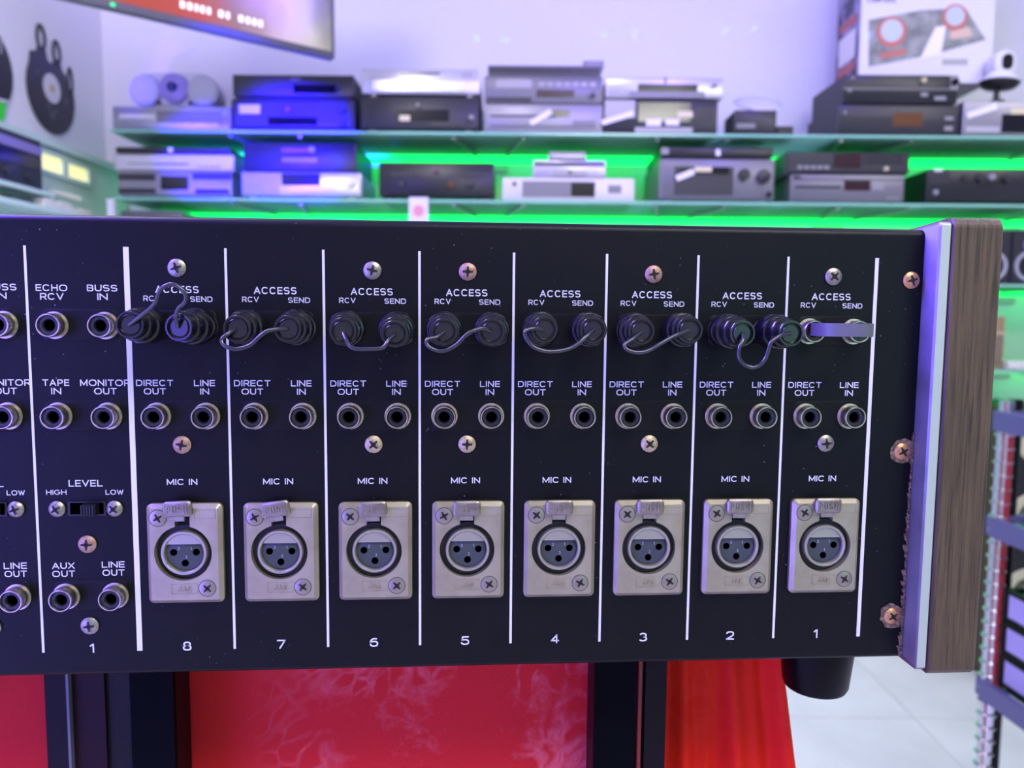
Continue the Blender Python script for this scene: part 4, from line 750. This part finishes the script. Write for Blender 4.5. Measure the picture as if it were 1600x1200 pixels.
for z in LV:
    mb = MB(); mb.beam((-.012, .0, z), (-.012, -.34, z), .012, .036); mb.beam((-.012, 0.012, z), (.56, 0.012, z), .012, .036); mb.beam((-.012, -.34, z), (.56, -.34, z), .012, .036); mb.beam((.56, .01, z), (.56, -.34, z), .012, .036)
    ob('shelf_rail', mb.mesh('rail', LAV), t)
    mb = MB()
    for i in range(14): mb.beam((.01 + i * .04, .0, z + .012), (.01 + i * .04, -.335, z + .012), .004, .004)
    o = ob('wire_deck', mb.mesh('wires', CH), t)
# slatted crates on the lower rack shelf
for k in range(3):
    z0 = LV[2] + .02 + k * .062
    c = thing('plastic_crate', ['lowest', 'middle', 'topmost'][k] + ' lilac-lit black-framed tray in the rack at the right edge', 'crate', (RX + .258, RY - .17, z0), 0, 'trays stacked in the rack')
    ob('tray_frame', MB().holed([(-.255, 0), (.255, 0), (.255, .058), (-.255, .058)], [(-.235, .012), (.235, .012), (.235, .048), (-.235, .048)], -.15, -.14).holed([(-.255, 0), (.255, 0), (.255, .058), (-.255, .058)], [(-.235, .012), (.235, .012), (.235, .048), (-.235, .048)], .14, .15).box(-.255, .255, -.14, .14, 0, .004).mesh('tf', BLK), c)
    for s_ in (-1, 1):
        ob('side_panel', MB().box(-.003, .003, -.135, .135, .008, .050).mesh('sp', LAV2), c, (s_ * .252, 0, 0)); ob('side_rim', MB().box(-.005, .005, -.14, .14, .050, .058).mesh('sr', BLK), c, (s_ * .250, 0, 0))
    ob('end_panel', MB().box(-.235, .235, -.003, .003, .012, .048).mesh('ep', LAV2), c, (0, -.143, 0))

# ------------------------------------------------------------------ left wall: unit, records
TVv = lambda px, py, u: hitu(px, py, u)
UF = UL + .10
va, za = hitu(0, 188, UF); vb, zb = hitu(131, 242, UF); ZC = (za + zb) / 2
MINT = M('unit_pale_mint', '#c6dcd4', .5)
t = thing('wall_unit', 'long pale wall unit along the left wall with two lit square niches', 'wall unit', rw(UL, -.35, 0), -PHI)
V0 = -1.9; V1 = WV - .02
def L2(v): return v + .35
niches = [((62, 235), (97, 268)), ((104, 252), (137, 281))]
ob('carcass', MB().box(.005, UF - UL - .012, L2(V0), L2(V1), 0, ZC - .02).mesh('carc', MINT), t)
ob('top_board', MB().box(.005, UF - UL + .01, L2(V0), L2(V1), ZC - .02, ZC).mesh('topb', MINT), t)
GLOW = M('niche_lamp', '#f0ecb0', .5, emit='#f4f0a8', es=.8)
for (a, b), (c, d) in niches:
    v0, z1 = hitu(a, b, UF); v1, _ = hitu(c, d, UF); _, z0 = hitu((a + c) / 2, d, UF); _, z1 = hitu((a + c) / 2, b + 8, UF)
    n_ = ob('lit_niche', MB().box(UF - UL - .0119, UF - UL - .004, L2(v0), L2(v1), z0, z1).mesh('niche', GLOW), t)
    f = .012; mb = MB(); mb.box(UF - UL - .0119, UF - UL + .006, L2(v0) - f, L2(v0), z0 - f, z1 + f); mb.box(UF - UL - .0119, UF - UL + .006, L2(v1), L2(v1) + f, z0 - f, z1 + f); mb.box(UF - UL - .0119, UF - UL + .006, L2(v0), L2(v1), z0 - f, z0); mb.box(UF - UL - .0119, UF - UL + .006, L2(v0), L2(v1), z1, z1 + f); ob('niche_frame', mb.mesh('nf', MINT), n_)
_, zl = hitu(60, 322, UF + .05); ob('ledge', MB().box(UF - UL - .012, UF - UL + .07, L2(V0), L2(V1) - .45, zl - .015, zl).mesh('ledge', MINT), t)
_, zl2 = hitu(25, 288, UF + .05); 
ob('ledge', MB().box(UF - UL - .0119, UF - UL + .06, L2(V0), L2(hitu(50, 290, UF)[0]) + .02, zl2 - .012, zl2).mesh('ledge2', MINT), t)
# small white boxes on the ledge
for i, px in enumerate((20, 34, 66, 80, 94, 112, 126)):
    v_, _ = hitu(px, 322, UF + .035); h_ = (.018, .014, .03, .022, .03, .02, .024)[i]
    o = ob('white_box', MB().box(-.02, .02, -.025, .03, 0, h_).mesh('wb', M('box_white' if i > 1 else 'box_darkish', '#e8e6dc' if i > 1 else '#3c4440', .5))); o.location = rw(UF + .035, v_, zl); o.rotation_euler = (0, 0, -PHI)
    tag(o, ['small dark box on the left wall ledge, nearest the left picture edge', 'low dark box on the left wall ledge, right of the other dark one', 'tall white box on the left wall ledge, first right of the dark boxes', 'low white box on the left wall ledge, second right of the dark boxes', 'tall white box on the left wall ledge, middle of the five white ones', 'lower white box on the left wall ledge, fourth of the five', 'white box on the left wall ledge, furthest from the picture edge'][i], 'box', 'small boxes on the left wall ledge')
# row of white beads (knob-like caps) on the unit face
mb = MB()
for i in range(8):
    v_, z_ = hitu(84 + i * 6, 300 + i * 1.6, UF - .012 + .01); mb.lathe([(0, .010), (.008, .010), (.012, .006)], 12, (0, v_, z_), (1, 0, 0))
o = ob('hook_row', mb.mesh('hooks', M('hook_white', '#f0eee6', .3))); o.location = RO + TU * (UF - .0119); o.rotation_euler = (0, 0, -PHI); o['kind'] = 'stuff'; tag(o, 'row of small round white caps on the pale wall unit face', 'hook row')
# black amplifier on the upper ledge
v0, z1 = hitu(50, 222, UF + .02); t = thing('amplifier', 'black amplifier with lilac top band on the left wall unit', 'hi-fi deck', rw(UF + .03, v0 - .23, zl2), -PHI)
_, zq = hitu(25, 207, UF + .055); Ha = zq - zl2
ob('chassis', MB().box(-.028, .022, -.22, .22, 0, Ha).mesh('ch', C_['dark']), t)
ob('top_band', MB().box(.0221, .026, -.22, .22, Ha * .70, Ha * .88).mesh('tb', M('band_lilac', '#8478b4', .4)), t); ob('front_window', MB().box(.0221, .025, -.2, .2, Ha * .4, Ha * .65).mesh('fw', C_['disp']), t)
for k in range(4): ob('knob', MB().lathe([(0, .014), (.012, .012)], 14, ax=(1, 0, 0)).mesh('kn', C_['knob']), t, (.0225, -.15 + k * .1, Ha * .22))
# records on the left wall
VIN = M('vinyl_black', '#17171c', .3); LBL = M('record_label', '#d4d0d8', .5)
def record(label, px, py, pyb, cut, extra=False):
    uw = UL + .004; v_, z_ = hitu(px, py, uw); _, zb_ = hitu(px, pyb, uw); r = z_ - zb_
    t = thing('vinyl_record', label, 'vinyl record', rw(uw, v_, z_), -PHI)
    # drawn in the (v,z) plane, thickness along u
    def flatv(nm, poly, x0, x1, mt, par=t):
        mb = MB(); n = len(poly); mb.add([(x, a, c) for x in (x0, x1) for a, c in poly], [tuple(range(n)), tuple(reversed(range(n, 2 * n)))] + [(i, n + i, n + (i + 1) % n, (i + 1) % n) for i in range(n)])
        me = mb.mesh(nm, mt); bm = bmesh.new(); bm.from_mesh(me); bmesh.ops.recalc_face_normals(bm, faces=bm.faces); bm.to_mesh(me); bm.free(); return ob(nm, me, par)
    if cut:
        out = circ(0, 0, r, 34, math.radians(160), math.radians(372), True)
        out += [(r * .92, r * .35), (r * .72, r * .32), (r * .66, r * .62), (r * .50, r * .70), (r * .38, r * .95), (r * .16, r * .92), (r * .08, r * .72), (-r * .12, r * .78), (-r * .2, r * 1.02), (-r * .48, r * 1.05), (-r * .56, r * .86), (-r * .8, r * .8), (-r * .86, r * .5)]
        flatv('disc', out, 0, .003, VIN)
        for (a, c, w1, h1) in ((-.34, 1.25, .20, .34), (.30, 1.08, .18, .34), (.86, .52, .13, .40)):      # oval hair outlines with open faces
            o1 = [(a * r + w1 * r * math.cos(k), c * r + h1 * r * math.sin(k)) for k in [2 * math.pi * i / 20 for i in range(20)]]
            i1 = [(a * r + w1 * r * .58 * math.cos(k), c * r + h1 * r * .66 * math.sin(k)) for k in [2 * math.pi * i / 20 for i in range(20)]]
            mb = MB(); n = 20; vs = [(x, p, q) for x in (0, .003) for L in (o1, i1) for p, q in L]
            fs = [(x * 40 + i, x * 40 + (i + 1) % n, x * 40 + n + (i + 1) % n, x * 40 + n + i) for x in (0, 1) for i in range(n)] + [(i, (i + 1) % n, 40 + (i + 1) % n, 40 + i) for i in range(n)] + [(n + i, n + (i + 1) % n, 60 + (i + 1) % n, 60 + i) for i in range(n)]
            mb.add(vs, fs); ob('cut_outline', mb.mesh('outline', VIN), t)
        flatv('label', circ(0, r * .12, r * .36, 26), .0031, .004, LBL); flatv('label_spot', circ(0, r * .12, r * .10, 16), .0041, .0046, M('label_ochre', '#b8a878', .5))
        for a, c, w1 in ((-.15, -.35, .08), (.12, -.42, .07), (-.02, -.55, .1), (.6, -.05, .07), (-.6, .35, .06)): flatv('cut_detail', circ(a * r, c * r, w1 * r, 10), .0031, .0036, M('cut_grey', '#4c5058', .5))
    else:
        flatv('disc', circ(0, 0, r, 44), 0, .003, VIN); flatv('label', circ(0, 0, r * .34, 28), .0031, .004, LBL)
        for rr_ in (.92, .78, .62): 
            mb = MB(); mb.lathe([(.0031, r * rr_), (.0036, r * rr_ - .002)], 40, ax=(1, 0, 0), cap0=False, cap1=False); ob('groove_ring', mb.mesh('groove', M('cut_grey', '#4c5058', .5)), t)
        for k in range(4): flatv('cut_mark', circ(r * .62, r * (.45 + .08 * k), r * .03, 8), .0031, .0038, LBL)
        flatv('green_sticker', [(r * .28, -r * .72), (r * .72, -r * .62), (r * .62, -r * 1.02), (r * .3, -r * 1.28)], .0031, .0045, M('sticker_green', '#3ad83a', .5)); flatv('white_band', [(r * .1, -r * .64), (r * .8, -r * .56), (r * .82, -r * .62), (r * .12, -r * .72)], .0046, .005, LBL)
record('vinyl record cut into long-haired head outlines, on the left wall', 80, 146, 208, True)
record('whole vinyl record with green patch, cut by the left picture edge', -28, 100, 172, False)

# ------------------------------------------------------------------ television
p0 = at(524, 92, 2.1); d = ray(121, 0); tt = (p0.z - CC.z) / d.z; p1 = CC + d * tt
dr = (p1 - p0); dr.z = 0; dr.normalize(); ang = math.atan2(-dr.y, -dr.x)
t = thing('television', 'flat television high at the upper left showing a red and cream picture', 'television', p0, ang)
W, H = .82, .47
ob('tv_body', MB().bbox(-W, 0, 0, .03, 0, H, .004).mesh('tvb', M('tv_bezel', '#5c5a62', .35)), t); ob('tv_back', MB().box(-W + .15, -.15, .0301, .07, .1, H - .1).mesh('tvk', C_['black']), t)
sc = bpy.data.materials.new('tv_picture'); sc.use_nodes = True; N = sc.node_tree; b = N.nodes['Principled BSDF']; tc = N.nodes.new('ShaderNodeTexCoord'); sx = N.nodes.new('ShaderNodeSeparateXYZ'); N.links.new(tc.outputs['Object'], sx.inputs[0])
nz = N.nodes.new('ShaderNodeTexNoise'); nz.inputs['Scale'].default_value = 7; nz.inputs['Detail'].default_value = 3; N.links.new(tc.outputs['Object'], nz.inputs['Vector'])
mr = N.nodes.new('ShaderNodeMapRange'); mr.inputs['From Min'].default_value = -.80; mr.inputs['From Max'].default_value = 0; N.links.new(sx.outputs[0], mr.inputs['Value'])
ma = N.nodes.new('ShaderNodeMath'); ma.operation = 'MULTIPLY_ADD'; ma.inputs[1].default_value = .22; N.links.new(nz.outputs['Fac'], ma.inputs[0]); sb = N.nodes.new('ShaderNodeMath'); sb.operation = 'SUBTRACT'; sb.inputs[1].default_value = .11; N.links.new(mr.outputs[0], sb.inputs[0]); N.links.new(sb.outputs[0], ma.inputs[2])
cr = N.nodes.new('ShaderNodeValToRGB'); E_ = cr.color_ramp.elements; E_[0].position = 0; E_[0].color = lin('#b8a07c'); E_[1].position = 1; E_[1].color = lin('#5c5c48')
for ps, c in ((.30, '#e0563c'), (.56, '#e8644c'), (.64, '#b4886c'), (.72, '#c8a090'), (.80, '#e8c8d8'), (.88, '#d4c8b8'), (.94, '#8c8c60')): e = cr.color_ramp.elements.new(ps); e.color = lin(c)
N.links.new(ma.outputs[0], cr.inputs[0]); N.links.new(cr.outputs[0], b.inputs['Emission Color']); b.inputs['Emission Strength'].default_value = .7; b.inputs['Base Color'].default_value = (.01, .01, .01, 1); b.inputs['Roughness'].default_value = .2
s_ = ob('screen', MB().box(-W + .012, -.012, -.001, -.0001, .018, H - .012).mesh('screen', sc), t)
mb = MB(); xx = -.435
for i in range(13):
    w1 = random.uniform(.010, .018)
    if i not in (5, 8): mb.box(xx, xx + w1 * .8, -.0016, -.001, .040, .058)
    xx += w1 + .004
o = ob('caption', mb.mesh('cap', M('caption_white', '#e8e4e0', .5, emit='#e8e4e0', es=.6)), s_); o['kind'] = 'stuff'
ob('power_light', MB().box(-.60, -.59, -.002, -.0002, .004, .012).mesh('pl', M('power_green', '#20c080', .5, emit='#20e080', es=1)), t)
ob('wall_bracket', MB().box(-W / 2 - .03, -W / 2 + .03, .0701, .12, H * .45, HT - p0.z - .002).mesh('wbk', C_['black']), t)
